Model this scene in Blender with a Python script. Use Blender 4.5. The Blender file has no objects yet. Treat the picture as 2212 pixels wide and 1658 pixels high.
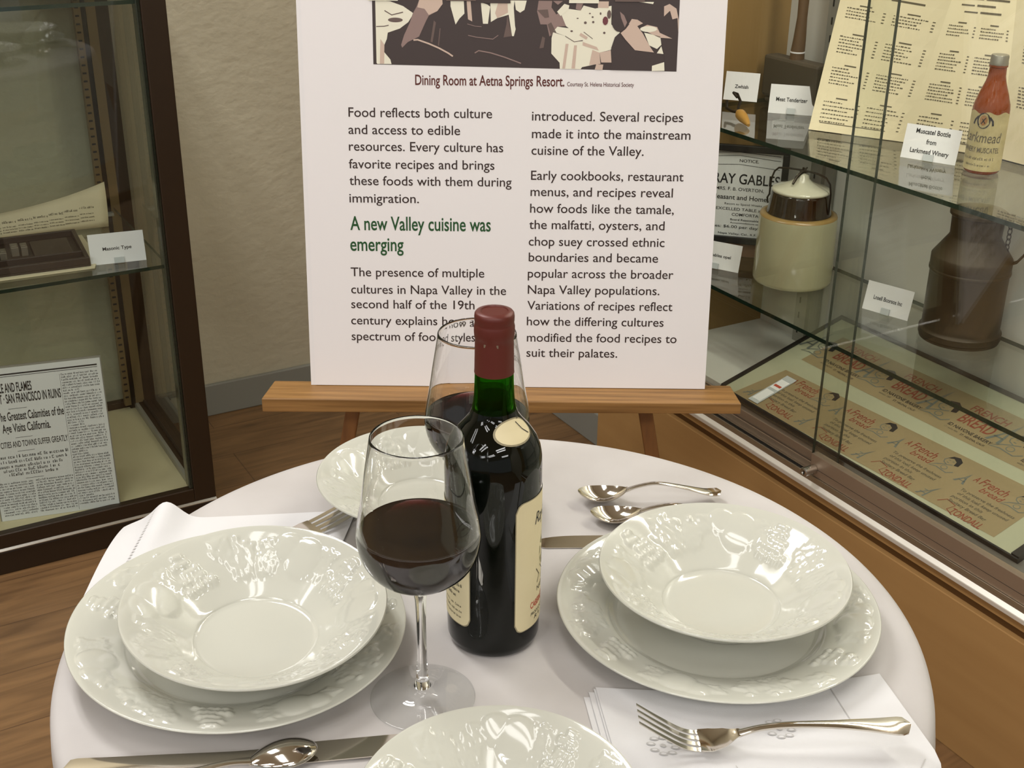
import bpy, math, random
import numpy as np
from math import sin, cos, pi, radians, sqrt, atan2
from mathutils import Vector, Matrix
random.seed(7)
SC = bpy.context.scene
COL = SC.collection

# ------------------------------------------------------------------ camera
PITCH, ROLL, CAMZ = radians(24.6), radians(0.62), 1.363
fw = Vector((0, cos(PITCH), -sin(PITCH))); r0 = Vector((1, 0, 0)); u0 = r0.cross(fw)
rt = cos(ROLL) * r0 + sin(ROLL) * u0; up = cos(ROLL) * u0 - sin(ROLL) * r0
cam_d = bpy.data.cameras.new('camera'); cam = bpy.data.objects.new('camera', cam_d); COL.objects.link(cam)
cam_d.sensor_width = 36.0; cam_d.lens = 2690 / 2212 * 36.0; cam_d.clip_start = 0.02
mw = Matrix((rt, up, -fw)).transposed().to_4x4(); mw.translation = (0, 0, CAMZ)
cam.matrix_world = mw
SC.camera = cam

# ------------------------------------------------------------------ room axes: s along the back wall, t towards it
A30 = radians(30)
def P(s, t, z=0.0):
    return (s * cos(A30) - t * sin(A30), s * sin(A30) + t * cos(A30), z)

# ------------------------------------------------------------------ light: ceiling troffers, dim ambient, exposure
SC.view_settings.view_transform = 'Standard'; SC.view_settings.look = 'None'
SC.view_settings.gamma = 1.0; SC.view_settings.use_curve_mapping = False
SC.view_settings.exposure = 0.2
SC.cycles.use_denoising = True
SC.cycles.sample_clamp_indirect = 60
SC.cycles.max_bounces = 14; SC.cycles.transmission_bounces = 14; SC.cycles.transparent_max_bounces = 32
SC.cycles.glossy_bounces = 6; SC.cycles.diffuse_bounces = 4
W = bpy.data.worlds.new('world'); SC.world = W; W.use_nodes = True
W.node_tree.nodes['Background'].inputs[0].default_value = (0.9, 0.895, 0.88, 1)
W.node_tree.nodes['Background'].inputs[1].default_value = 0.32
def troffer(s, t, w, sx=1.2, sy=0.16, turn=0):
    for k in (-1, 1):
        d = bpy.data.lights.new('fluorescent_tube', 'AREA'); d.shape = 'RECTANGLE'; d.size = sx; d.size_y = sy
        d.energy = w; d.color = (1.0, 0.987, 0.965)
        o = bpy.data.objects.new('fluorescent_tube', d); COL.objects.link(o)
        x, y, z = P(s + (k * 0.12 if turn else 0), t + (0 if turn else k * 0.16), 2.68); o.location = (x, y, z); o.rotation_euler = (0, 0, A30 + (pi / 2 if turn else 0))
for s_, t_, w_ in ((0.05, -1.7, 12), (-1.7, 1.4, 5), (-1.7, -0.4, 9), (-1.7, -2.2, 11), (-3.4, 0.4, 13), (-3.4, -1.8, 13), (0.4, -3.4, 13)):  # extra unseen troffers, added across the room for softer fill
    troffer(s_, t_, w_)
troffer(0.02, 1.95, 13, turn=1)
troffer(0.02, 0.1, 4, turn=1)
d = bpy.data.lights.new('cabinet_tube', 'AREA'); d.shape = 'RECTANGLE'; d.size = 1.3; d.size_y = 0.05; d.energy = 12; d.color = (1.0, 0.96, 0.88)
o = bpy.data.objects.new('cabinet_tube', d); COL.objects.link(o); o.location = P(1.53, 0.95, 1.95); o.rotation_euler = (0, 0, A30 + pi / 2)

# ------------------------------------------------------------------ materials
def lin(c):
    return tuple(((v / 255) / 12.92 if v <= 10 else ((v / 255 + 0.055) / 1.055) ** 2.4) for v in c) + (1,)
MATS = {}
def pm(name, rgb, rough=0.5, metal=0.0, spec=0.5, coat=0.0, trans=0.0, ior=1.5, noise=None, bump=None, alpha=None, sss=0):
    """principled material; rgb in 0-255; noise=(scale, rgb2, amount, stretch), bump=(scale, strength, distance, stretch)"""
    if name in MATS: return MATS[name]
    m = bpy.data.materials.new(name); m.use_nodes = True; nt = m.node_tree; b = nt.nodes['Principled BSDF']
    b.inputs['Base Color'].default_value = lin(rgb); b.inputs['Roughness'].default_value = rough
    b.inputs['Metallic'].default_value = metal; b.inputs['Specular IOR Level'].default_value = spec
    b.inputs['Coat Weight'].default_value = coat; b.inputs['Coat Roughness'].default_value = 0.04
    b.inputs['Transmission Weight'].default_value = trans; b.inputs['IOR'].default_value = ior
    if noise or bump:
        tc = nt.nodes.new('ShaderNodeTexCoord')
    def nz(scale, stretch, detail=5):
        mp = nt.nodes.new('ShaderNodeMapping'); mp.inputs['Scale'].default_value = stretch or (1, 1, 1)
        n = nt.nodes.new('ShaderNodeTexNoise'); n.inputs['Scale'].default_value = scale; n.inputs['Detail'].default_value = detail
        nt.links.new(tc.outputs['Object'], mp.inputs[0]); nt.links.new(mp.outputs[0], n.inputs['Vector']); return n
    if noise:
        sc, rgb2, amt, st = noise
        n = nz(sc, st); r = nt.nodes.new('ShaderNodeValToRGB')
        r.color_ramp.elements[0].position = 0.5 - 0.5 * amt; r.color_ramp.elements[1].position = 0.5 + 0.5 * amt
        r.color_ramp.elements[0].color = lin(rgb); r.color_ramp.elements[1].color = lin(rgb2)
        nt.links.new(n.outputs['Fac'], r.inputs[0]); nt.links.new(r.outputs[0], b.inputs['Base Color'])
    if bump:
        sc, stg, dist, st = bump
        n = nz(sc, st); bp = nt.nodes.new('ShaderNodeBump'); bp.inputs['Strength'].default_value = stg; bp.inputs['Distance'].default_value = dist
        nt.links.new(n.outputs['Fac'], bp.inputs['Height']); nt.links.new(bp.outputs[0], b.inputs['Normal'])
    MATS[name] = m; return m
def pane_mat(name, tint, ior=1.45):
    """flat glass sheet: tinted see-through with a Fresnel mirror reflection"""
    if name in MATS: return MATS[name]
    m = bpy.data.materials.new(name); m.use_nodes = True; nt = m.node_tree; nt.nodes.clear()
    o = nt.nodes.new('ShaderNodeOutputMaterial'); t = nt.nodes.new('ShaderNodeBsdfTransparent'); g = nt.nodes.new('ShaderNodeBsdfGlossy')
    f = nt.nodes.new('ShaderNodeFresnel'); x = nt.nodes.new('ShaderNodeMixShader')
    t.inputs[0].default_value = tint + (1,); g.inputs['Roughness'].default_value = 0.0; g.inputs[0].default_value = (0.9, 0.9, 0.9, 1)
    gm = nt.nodes.new('ShaderNodeNewGeometry'); mr = nt.nodes.new('ShaderNodeMapRange'); mr.inputs['To Min'].default_value = ior; mr.inputs['To Max'].default_value = 1 / ior
    nt.links.new(gm.outputs['Backfacing'], mr.inputs['Value']); nt.links.new(mr.outputs[0], f.inputs['IOR'])
    nt.links.new(f.outputs[0], x.inputs[0]); nt.links.new(t.outputs[0], x.inputs[1]); nt.links.new(g.outputs[0], x.inputs[2]); nt.links.new(x.outputs[0], o.inputs[0])
    MATS[name] = m; return m
def glass_mat(name, rgb=(1, 1, 1), ior=1.5, dens=None, vcol=None, rough=0.0):
    if name in MATS: return MATS[name]
    m = bpy.data.materials.new(name); m.use_nodes = True; nt = m.node_tree; nt.nodes.clear()
    o = nt.nodes.new('ShaderNodeOutputMaterial'); g = nt.nodes.new('ShaderNodeBsdfGlass')
    g.inputs['Color'].default_value = tuple(rgb) + (1,); g.inputs['IOR'].default_value = ior; g.inputs['Roughness'].default_value = rough
    nt.links.new(g.outputs[0], o.inputs['Surface'])
    if dens:
        v = nt.nodes.new('ShaderNodeVolumeAbsorption'); v.inputs['Color'].default_value = tuple(vcol) + (1,); v.inputs['Density'].default_value = dens
        nt.links.new(v.outputs[0], o.inputs['Volume'])
    MATS[name] = m; return m
def planks():
    m = bpy.data.materials.new('floor_planks'); m.use_nodes = True; nt = m.node_tree; b = nt.nodes['Principled BSDF']
    N = nt.nodes.new; L = nt.links.new
    tc = N('ShaderNodeTexCoord'); mp = N('ShaderNodeMapping'); L(tc.outputs['Object'], mp.inputs[0])
    br = N('ShaderNodeTexBrick'); br.inputs['Scale'].default_value = 1.0; br.inputs['Brick Width'].default_value = 1.15; br.inputs['Row Height'].default_value = 0.15
    br.inputs['Mortar Size'].default_value = 0.0012; br.inputs['Color1'].default_value = lin((132, 101, 68)); br.inputs['Color2'].default_value = lin((124, 95, 64)); br.inputs['Mortar'].default_value = lin((98, 72, 48))
    br.offset = 0.37; L(mp.outputs[0], br.inputs['Vector'])
    m2 = N('ShaderNodeMapping'); m2.inputs['Scale'].default_value = (1.6, 15, 1); L(tc.outputs['Object'], m2.inputs[0])
    n = N('ShaderNodeTexNoise'); n.inputs['Scale'].default_value = 2.2; n.inputs['Detail'].default_value = 7; n.inputs['Distortion'].default_value = 1.2; L(m2.outputs[0], n.inputs['Vector'])
    r = N('ShaderNodeValToRGB'); r.color_ramp.elements[0].color = (0.5, 0.45, 0.4, 1); r.color_ramp.elements[1].color = (1.25, 1.2, 1.1, 1)
    r.color_ramp.elements[0].position = 0.3; r.color_ramp.elements[1].position = 0.7; L(n.outputs['Fac'], r.inputs[0])
    mx = N('ShaderNodeMix'); mx.data_type = 'RGBA'; mx.blend_type = 'MULTIPLY'; mx.inputs['Factor'].default_value = 0.75
    L(br.outputs['Color'], mx.inputs[6]); L(r.outputs[0], mx.inputs[7]); L(mx.outputs[2], b.inputs['Base Color'])
    b.inputs['Roughness'].default_value = 0.42
    return m
M_wall = pm('wall_paint', (186, 177, 153), 0.6, noise=(3, (194, 185, 162), 0.8, None), bump=(38, 0.5, 0.005, (1, 1, 1.4)))
M_ceil = pm('ceiling_white', (225, 222, 214), 0.8)
M_base = pm('baseboard_grey', (138, 137, 128), 0.5)
M_bronze = pm('bronze_metal', (44, 29, 13), 0.42, 0.15)
M_bronze_d = pm('bronze_dark', (24, 18, 11), 0.4, 0.2)
M_slot = pm('slot_dark', (14, 12, 10), 0.7)
M_chrome = pm('chrome_strip', (200, 198, 192), 0.22, 1.0)
M_alu = pm('aluminium', (196, 190, 178), 0.34, 1.0, bump=(8, 0.15, 0.001, (1, 400, 1)))
M_alu_br = pm('aluminium_shoe', (176, 156, 136), 0.45, 0.7, bump=(8, 0.1, 0.001, (1, 300, 1)))
M_black = pm('black_trim', (26, 24, 22), 0.45)
M_edge = pm('glass_edge_green', (18, 44, 34), 0.15, spec=0.8)
M_edge_d = pm('glass_edge_dark', (44, 50, 40), 0.2, spec=0.8)
M_pane = pane_mat('pane_olive', (0.945, 0.965, 0.95))
M_pane_c = pane_mat('pane_clear', (0.965, 0.975, 0.955))
M_shelf = pane_mat('shelf_glass', (0.965, 0.98, 0.965), 1.55)
M_deck = pm('cream_deck', (196, 184, 146), 0.55, noise=(6, (206, 196, 160), 0.8, None))
M_white = pm('white_panel', (206, 204, 196), 0.55, noise=(3, (198, 196, 186), 0.7, None))
M_tan = pm('tan_laminate', (182, 142, 90), 0.42, noise=(2.5, (170, 130, 80), 0.7, (9, 1, 14)))
M_tan_d = pm('tan_groove', (104, 72, 34), 0.5)
M_standard = pm('standard_grey', (150, 148, 138), 0.45, 0.3)
M_porc = pm('white_porcelain', (196, 196, 185), 0.09, spec=0.5, coat=0.3)
M_cloth = pm('white_tablecloth', (196, 192, 190), 0.75, noise=(6, (180, 175, 172), 0.35, None), bump=(14, 0.12, 0.004, None))
M_napkin = pm('white_napkin', (214, 213, 214), 0.8, bump=(900, 0.15, 0.0006, None))
M_embroid = pm('grey_thread', (186, 184, 182), 0.8)
M_steel = pm('stainless_steel', (214, 208, 198), 0.1, 1.0)
M_board = pm('foam_board_white', (236, 233, 233), 0.6)
M_sheet = pm('print_sheet_white', (238, 234, 234), 0.5)
M_ink = pm('ink_black_brown', (48, 28, 22), 0.6)
M_ink_red = pm('ink_dark_red', (88, 30, 20), 0.6)
M_ink_green = pm('ink_green', (26, 78, 34), 0.6)
M_blk = pm('ink_black', (26, 24, 24), 0.6)
M_grey_ink = pm('ink_grey', (92, 84, 66), 0.7)
M_card = pm('card_white', (232, 231, 230), 0.6)
M_wood = pm('easel_oak', (164, 122, 70), 0.5, noise=(3, (112, 78, 38), 0.45, (1.5, 38, 38)), bump=(5, 0.2, 0.002, (1, 30, 30)))
M_wood_d = pm('easel_oak_dark', (136, 90, 42), 0.5, noise=(3, (104, 64, 28), 0.6, (30, 30, 1.5)))
M_glass = glass_mat('clear_glass', (1, 1, 1), 1.48)
M_foot = pane_mat('foot_glass', (0.965, 0.97, 0.97), 1.5)
M_wine = glass_mat('red_wine', (1, 1, 1), 1.34, 480, (0.50, 0.02, 0.04))
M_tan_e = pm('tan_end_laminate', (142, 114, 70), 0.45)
M_brz_std = pm('bronze_standard', (112, 94, 62), 0.45, 0.2)
M_bottle = pm('bottle_green_glass', (5, 8, 4), 0.03, spec=0.35)
M_bneck = glass_mat('neck_green_glass', (0.25, 0.55, 0.12), 1.5)
M_bwine = pm('bottle_wine', (12, 6, 5), 0.2)
M_caps = pm('capsule_oxblood', (92, 35, 26), 0.42, 0.15, bump=(60, 0.15, 0.002, None))
M_label = pm('label_cream', (226, 214, 176), 0.6, noise=(20, (218, 205, 164), 0.6, None))
M_label_edge = pm('label_border', (150, 140, 112), 0.6)
M_red = pm('ink_red', (186, 78, 58), 0.6)
M_amber = glass_mat('amber_glass', (0.78, 0.26, 0.06), 1.3)
M_amber_in = pm('amber_body', (122, 54, 0), 0.12, spec=0.12)
M_oldlabel = pm('aged_label', (196, 182, 132), 0.65, noise=(26, (160, 146, 100), 0.5, (1, 1, 2)))
M_cap_tin = pm('tin_cap', (140, 136, 122), 0.35, 0.7)
M_crock = pm('crock_glaze', (180, 176, 144), 0.14, coat=0.4, noise=(9, (170, 166, 132), 0.6, None))
M_crock_b = pm('crock_brown_glaze', (40, 24, 10), 0.08, coat=0.6)
M_crock_rim = pm('crock_tan_band', (150, 122, 72), 0.25)
M_crock_lid = pm('crock_lid_white', (206, 202, 180), 0.15, coat=0.4)
M_wire = pm('wire_dark', (52, 44, 36), 0.4, 0.7)
M_tin = pm('old_tin', (66, 53, 33), 0.45, 0.35, noise=(10, (52, 42, 26), 0.7, None))
M_paper = pm('cream_paper', (222, 211, 178), 0.7, noise=(8, (214, 202, 166), 0.7, None))
M_news = pm('newsprint', (220, 222, 220), 0.7)
M_wrap = pm('bread_wrapper_paper', (140, 122, 88), 0.6, noise=(5, (150, 132, 97), 0.7, None))
M_mat = pm('mat_board', (168, 167, 140), 0.6)
M_bluegrey = pm('ink_slate', (104, 108, 100), 0.7)
M_wred = pm('ink_brick', (132, 62, 42), 0.7)
M_wood_tool = pm('tool_brown_wood', (104, 78, 52), 0.55, noise=(6, (84, 62, 40), 0.7, (12, 12, 1)))
M_block = pm('block_dark_wood', (72, 62, 48), 0.6)
M_ochre = pm('handle_ochre', (176, 132, 62), 0.4)
M_tray = pm('tray_dark_wood', (60, 46, 36), 0.45)
M_lead = pm('lead_type', (130, 120, 104), 0.45, 0.4)
M_clip = pm('clip_plastic', (232, 236, 236), 0.15, trans=0.4)
M_porcelain_shadow = None

# ------------------------------------------------------------------ mesh helpers
class M:
    """collects pieces of ONE mesh; f maps paper coordinates (x, y, lift) to 3D"""
    def __init__(s, f=None):
        s.v = []; s.p = []; s.mi = []; s.mats = []; s.f = f or (lambda x, y, l: (x, -l, y))
    def slot(s, mat):
        if mat not in s.mats: s.mats.append(mat)
        return s.mats.index(mat)
    def add(s, verts, faces, mat):
        o = len(s.v); s.v += [tuple(map(float, q)) for q in verts]; k = s.slot(mat)
        for fc in faces: s.p.append([i + o for i in fc]); s.mi.append(k)
    def box(s, x0, x1, y0, y1, z0, z1, mat, sides=None):
        v = [(x0, y0, z0), (x1, y0, z0), (x1, y1, z0), (x0, y1, z0), (x0, y0, z1), (x1, y0, z1), (x1, y1, z1), (x0, y1, z1)]
        F = [(0, 3, 2, 1), (4, 5, 6, 7), (0, 1, 5, 4), (1, 2, 6, 5), (2, 3, 7, 6), (3, 0, 4, 7)]
        if sides is None: s.add(v, F, mat)
        else:
            big = sides[1]
            s.add(v, [F[i] for i in big], mat); s.add(v, [F[i] for i in range(6) if i not in big], sides[0])
    def lathe(s, prof, mat, n=64, c=(0, 0, 0)):
        rings = []; v = []
        for r, z in prof:
            if r < 1e-6: rings.append([len(v)]); v.append((c[0], c[1], c[2] + z))
            else:
                rings.append(list(range(len(v), len(v) + n)))
                v += [(c[0] + r * cos(2 * pi * i / n), c[1] + r * sin(2 * pi * i / n), c[2] + z) for i in range(n)]
        F = []
        for a, b in zip(rings, rings[1:]):
            for i in range(n):
                j = (i + 1) % n
                if len(a) == 1 and len(b) == 1: continue
                if len(a) == 1: F.append((a[0], b[j], b[i]))
                elif len(b) == 1: F.append((a[i], a[j], b[0]))
                else: F.append((a[i], a[j], b[j], b[i]))
        s.add(v, F, mat)
    def tube(s, pts, r, mat, n=10):
        pts = [Vector(p) for p in pts]; R = r if isinstance(r, (list, tuple)) else [r] * len(pts)
        v = []; T0 = None; nrm = None
        for i, p in enumerate(pts):
            T = (pts[min(i + 1, len(pts) - 1)] - pts[max(i - 1, 0)]).normalized()
            if nrm is None:
                nrm = T.orthogonal().normalized()
            else:
                nrm = (nrm - T * nrm.dot(T)).normalized()
            B = T.cross(nrm)
            for k in range(n):
                a = 2 * pi * k / n; v.append(p + (nrm * cos(a) + B * sin(a)) * R[i])
        F = []
        for i in range(len(pts) - 1):
            for k in range(n):
                j = (k + 1) % n; F.append((i * n + k, i * n + j, (i + 1) * n + j, (i + 1) * n + k))
        F.append(tuple(reversed(range(n)))); F.append(tuple(range((len(pts) - 1) * n, len(pts) * n)))
        s.add(v, F, mat)
    def loft(s, rings, mat):
        n = len(rings[0]); v = [q for r in rings for q in r]; F = []
        for i in range(len(rings) - 1):
            for k in range(n):
                j = (k + 1) % n; F.append((i * n + k, i * n + j, (i + 1) * n + j, (i + 1) * n + k))
        F.append(tuple(reversed(range(n)))); F.append(tuple(range((len(rings) - 1) * n, len(rings) * n)))
        s.add(v, F, mat)
    # ---- flat drawing on a sheet
    def poly(s, pts, mat, lift=0.0): s.add([s.f(x, y, lift) for x, y in pts], [tuple(range(len(pts)))], mat)
    def rect(s, x0, x1, y0, y1, mat, lift=0.0): s.poly([(x0, y0), (x1, y0), (x1, y1), (x0, y1)], mat, lift)
    def ell(s, cx, cy, rx, ry, mat, lift=0.0, n=20, a0=0): s.poly([(cx + rx * cos(a0 + 2 * pi * i / n), cy + ry * sin(a0 + 2 * pi * i / n)) for i in range(n)], mat, lift)
    def line(s, pts, w, mat, lift=0.0):
        pts = [Vector(p) for p in pts]; L = []; Rr = []
        for i, p in enumerate(pts):
            T = (pts[min(i + 1, len(pts) - 1)] - pts[max(i - 1, 0)]); T = T.normalized() if T.length else Vector((1, 0)); N = Vector((-T.y, T.x)) * w / 2
            L.append(p + N); Rr.append(p - N)
        v = [s.f(q.x, q.y, lift) for q in L + Rr]; n = len(pts)
        s.add(v, [(i, i + 1, n + i + 1, n + i) for i in range(n - 1)], mat)
    def text(s, body, x0, x1, y, cap, mat, bold=0.0, shear=0.0, lift=0.0003, slope=0.0):
        tv, tf = glyphs(body, bold, shear); w = tv[:, 0].max()
        kx = (x1 - x0) / w; ky = cap / 0.729
        s.add([s.f(x0 + q[0] * kx, y + q[1] * ky + slope * q[0] * kx, lift) for q in tv], tf, mat)
    def micro(s, x0, x1, y, h, mat, lift=0.0003, slope=0.0, caps=False):
        """a line of print too small to read: rows of tiny letter strokes in words"""
        x = x0; rnd = random.random
        while x < x1 - h * 0.4:
            for _ in range(random.randint(2, 8)):
                if x > x1 - h * 0.4: break
                w = h * (0.32 + 0.3 * rnd()); hh = h if (caps or rnd() < 0.3) else h * 0.68; yy = y + slope * (x - x0); t = h * 0.16
                k = random.randint(0, 3)
                s.rect(x, x + t, yy, yy + hh, mat, lift)
                if k in (0, 2): s.rect(x + t, x + w, yy + hh - t, yy + hh, mat, lift)
                if k in (1, 2): s.rect(x + w - t, x + w, yy, yy + h * 0.66, mat, lift)
                if k in (0, 1): s.rect(x + t, x + w, yy, yy + t, mat, lift)
                x += w + h * 0.2
            x += h * 0.45
    def build(s, name, parent=None, smooth=False, bevel=0.0, ang=40, sub=0):
        me = bpy.data.meshes.new(name); me.from_pydata(s.v, [], s.p)
        for m in s.mats: me.materials.append(m)
        me.polygons.foreach_set('material_index', s.mi); me.update()
        if smooth: me.shade_smooth(); me.set_sharp_from_angle(angle=radians(ang))
        o = bpy.data.objects.new(name, me); COL.objects.link(o)
        if parent: o.parent = parent
        if bevel:
            b = o.modifiers.new('bevel', 'BEVEL'); b.width = bevel; b.segments = 2; b.limit_method = 'ANGLE'
        if sub:
            b = o.modifiers.new('subd', 'SUBSURF'); b.levels = sub; b.render_levels = sub
        return o
GL = {}
def glyphs(body, bold, shear):
    k = (body, bold, shear)
    if k not in GL:
        c = bpy.data.curves.new('t', 'FONT'); c.body = body; c.size = 1; c.offset = bold; c.shear = shear; c.resolution_u = 4
        o = bpy.data.objects.new('t', c); me = bpy.data.meshes.new_from_object(o)
        v = np.array([q.co[:2] for q in me.vertices]); v[:, 0] -= v[:, 0].min()
        GL[k] = (v, [tuple(p.vertices) for p in me.polygons])
        bpy.data.objects.remove(o); bpy.data.curves.remove(c); bpy.data.meshes.remove(me)
    return GL[k]
def tag(o, label, cat, group=None):
    o['label'] = label; o['category'] = cat
    if group: o['group'] = group
    return o
def thing(name, label, cat, loc=(0, 0, 0), rotz=0.0, group=None, rot=None):
    o = bpy.data.objects.new(name, None); COL.objects.link(o); o.location = loc; o.rotation_euler = rot or (0, 0, rotz); o.empty_display_size = 0.05
    return tag(o, label, cat, group)
def struct(o): o['kind'] = 'structure'; return o
def copy_tree(o, parent=None):
    c = o.copy(); COL.objects.link(c)
    if parent: c.parent = parent
    for ch in list(o.children): copy_tree(ch, c)
    return c

# ------------------------------------------------------------------ setting
def room(name, x0, x1, y0, y1, z0, z1, mat, smooth=False):
    m = M(); m.box(x0, x1, y0, y1, z0, z1, mat); o = m.build(name); o.rotation_euler = (0, 0, A30); return struct(o)
room('floor', -5, 1.95, -5, 2.9, -0.05, 0, planks())
room('ceiling', -5, 1.95, -5, 2.9, 2.7, 2.75, M_ceil)
room('wall_back', -5, 1.95, 2.78, 2.9, 0, 2.7, M_wall)
m = M(); m.box(1.5, 1.95, 2.07, 2.78, 0, 2.7, M_wall); m.box(1.5, 1.95, -0.62, 2.07, 2.02, 2.7, M_wall); m.box(1.5, 1.95, -5, -0.62, 0, 2.7, M_wall); m.box(1.8, 1.95, -0.62, 2.07, 0, 2.02, M_wall)
o = struct(m.build('wall_right')); o.rotation_euler = (0, 0, A30)
m = M(); m.box(-5, 1.488, 2.768, 2.7795, 0, 0.083, M_base); o = struct(m.build('baseboard_back', bevel=0.003)); o.rotation_euler = (0, 0, A30)
m = M(); m.box(1.488, 1.4995, 2.075, 2.768, 0, 0.083, M_base); o = struct(m.build('baseboard_right', bevel=0.003)); o.rotation_euler = (0, 0, A30)

# ------------------------------------------------------------------ left display case (bronze frame)
CS0, CT0 = -0.02, 2.5
case = thing('display_case', 'dark bronze framed glass display case against the back wall, left of the sign', 'display case', P(CS0, CT0, 0), A30)
class R(M):
    def __init__(s, s0, t0, z0=0): super().__init__(); s.s0, s.t0, s.z0 = s0, t0, z0
    def box(s, a, b, c, d, e, f, mat, sides=None): M.box(s, a - s.s0, b - s.s0, c - s.t0, d - s.t0, e - s.z0, f - s.z0, mat, sides)
S1, S2, T1, T2 = -0.66, 0.601, 2.273, 2.757
TOP = 1.16
m = R(CS0, CT0); m.box(S1, S2, T1 + 0.002, T2, 0, 0.049, M_bronze); m.build('base', case, bevel=0.002)
m = R(CS0, CT0); m.add([(x - CS0, y - CT0, z) for x in (S1, S2) for y, z in ((T1 - .003, .0525), (T1 - .003, .054), (T1 + .001, .058), (T1 + .01, .058), (T1 + .01, .0525))], [(0, 1, 6, 5), (1, 2, 7, 6), (2, 3, 8, 7), (3, 4, 9, 8), (4, 0, 5, 9), (4, 3, 2, 1, 0), (5, 6, 7, 8, 9)], M_chrome); m.build('chrome_strip', case)['label'] = 'shiny chrome strip'
m = R(CS0, CT0); m.box(S1 + 0.01, S2 - 0.01, T1 + 0.01, T2 - 0.005, 0.05, 0.084, M_deck); m.build('deck', case)['label'] = 'cream deck board'
for nm, b in (('front_rail', (S1, S2 - 0.045, T1, T1 + 0.02, 0.058, 0.088)), ('back_rail', (S1, S2 - 0.045, T2 - 0.02, T2, 0.058, 0.1)),
              ('side_rail', (S2 - 0.045, S2, T1 + 0.045, T2 - 0.03, 0.058, 0.096))):
    m = R(CS0, CT0); m.box(*b, M_bronze)
    if nm == 'side_rail':
        m.box(S2 - 0.050, S2 - 0.042, T1 + 0.03, T2 - 0.03, 0.084, 0.1, M_standard); m.box(S2 - 0.032, S2 - 0.026, T1 + 0.03, T2 - 0.03, 0.096, 0.104, M_bronze_d)
    m.build(nm, case, bevel=0.0015)
for a, b, c, d in ((S2 - 0.045, S2, T1, T1 + 0.045), (S1, S1 + 0.045, T1, T1 + 0.045), (S2 - 0.06, S2, T2 - 0.03, T2), (S1, S1 + 0.06, T2 - 0.03, T2)):
    m = R(CS0, CT0); m.box(a, b, c, d, 0.058, TOP, M_bronze)
    if c == T1 and a > 0: m.box(a - 0.008, a, c + 0.004, c + 0.03, 0.088, TOP, M_edge_d)
    m.build('post', case, bevel=0.002)
m = R(CS0, CT0)
m.box(0.527, 0.541, T2 - 0.046, T2 - 0.03, 0.1, TOP, M_brz_std); m.box(0.5525, 0.572, T2 - 0.04, T2 - 0.03, 0.1, TOP, M_brz_std)
m.box(0.5415, 0.5515, T2 - 0.042, T2 - 0.03, 0.1, TOP, M_bronze_d)
z = 0.12
while z < 1.13:
    m.box(0.529, 0.5365, T2 - 0.0475, T2 - 0.045, z, z + 0.0035, M_slot); z += 0.0165
m.build('shelf_standard', case)['label'] = 'slotted bronze shelf standard'
for nm, z in (('glass_shelf', 0.566), ('glass_shelf', 1.054)):
    m = R(CS0, CT0); m.box(S1 + 0.05, S2 - 0.043, T1 + 0.014, T2 - 0.032, z, z + 0.007, M_shelf, (M_edge, (0, 1))); m.build(nm, case)
for z in (0.559, 1.047):
    m = R(CS0, CT0); m.box(0.549, 0.562, T1 + 0.022, T1 + 0.034, z - 0.002, z + 0.0065, M_slot)
    m.build('shelf_clip', case)['label'] = 'black shelf clip'
    m = R(CS0, CT0); m.box(0.535, 0.553, T2 - 0.06, T2 - 0.046, z, z + 0.0065, M_clip); m.build('shelf_clip', case)['label'] = 'clear shelf clip'
m = R(CS0, CT0); m.box(S1 + 0.045, S2 - 0.045, T1 + 0.004, T1 + 0.010, 0.088, TOP - 0.02, M_pane); m.build('front_pane', case)
m = R(CS0, CT0); m.box(S2 - 0.012, S2 - 0.006, T1 + 0.045, T2 - 0.03, 0.096, TOP - 0.02, M_pane); m.build('side_pane', case)
m = R(CS0, CT0); m.box(S1 + 0.06, S2 - 0.06, T2 - 0.012, T2 - 0.006, 0.1, TOP - 0.02, M_pane); m.build('back_pane', case)
m = R(CS0, CT0); m.box(.566, .602, T2 - .0150, T2 - .0122, .664, .737, pane_mat('clear_tape', (.8, .8, .76))); m.build('clear_tape', case)['label'] = 'small clear plastic tab'
m = R(CS0, CT0); m.box(S1, S2, T1, T2, TOP, TOP + 0.05, M_bronze); m.build('top_frame', case, bevel=0.002)

# printed newspaper front page standing in the lower compartment
ang = A30 + atan2(2.287 - 2.33, 0.409 - 0.195)
NW, NH = 0.222, 0.314
news = thing('newspaper_page', 'mounted newspaper page with large headlines leaning in the bottom of the bronze case', 'newspaper', P(0.190, 2.332, 0.0845), rot=(radians(-5), 0, ang))
m = M(); m.box(-0.002, NW + 0.002, 0.0012, 0.004, 0, NH + 0.004, M_standard); m.build('backing_board', news)['label'] = 'grey backing board'
m = M(); m.box(0, NW, 0, 0.0011, 0, NH, M_news)
def NX(u): return u * NW
def NY(v): return NH * (1 - v)
m.rect(NX(0), NX(0.97), NY(0.045), NY(0.036), M_blk, .0003); m.rect(NX(0), NX(0.97), NY(0.056), NY(0.053), M_blk, .0003)
for body, a, b, v, cap, bd in (('ZLE AND FLAMES', .125, .415, .155, .019, .02), ('UT · SAN FRANCISCO IN RUINS', 0.115, .642, .225, .019, .02),
        ('The Greatest Calamities of the', .10, .645, .338, .018, .015), ('Age Visits California.', .125, .52, .415, .018, .015), ('CITIES AND TOWNS SUFFER GREATLY', .09, .645, .515, .013, .008)):
    m.text(body, NX(a), NX(b), NY(v), cap, M_blk, bd)
for a, b, v in ((.2, .35, .265), (.22, .36, .455), (.22, .36, .545), (.25, .4, .73)): m.rect(NX(a), NX(b), NY(v), NY(v) + .0007, M_blk, .0003)
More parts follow.
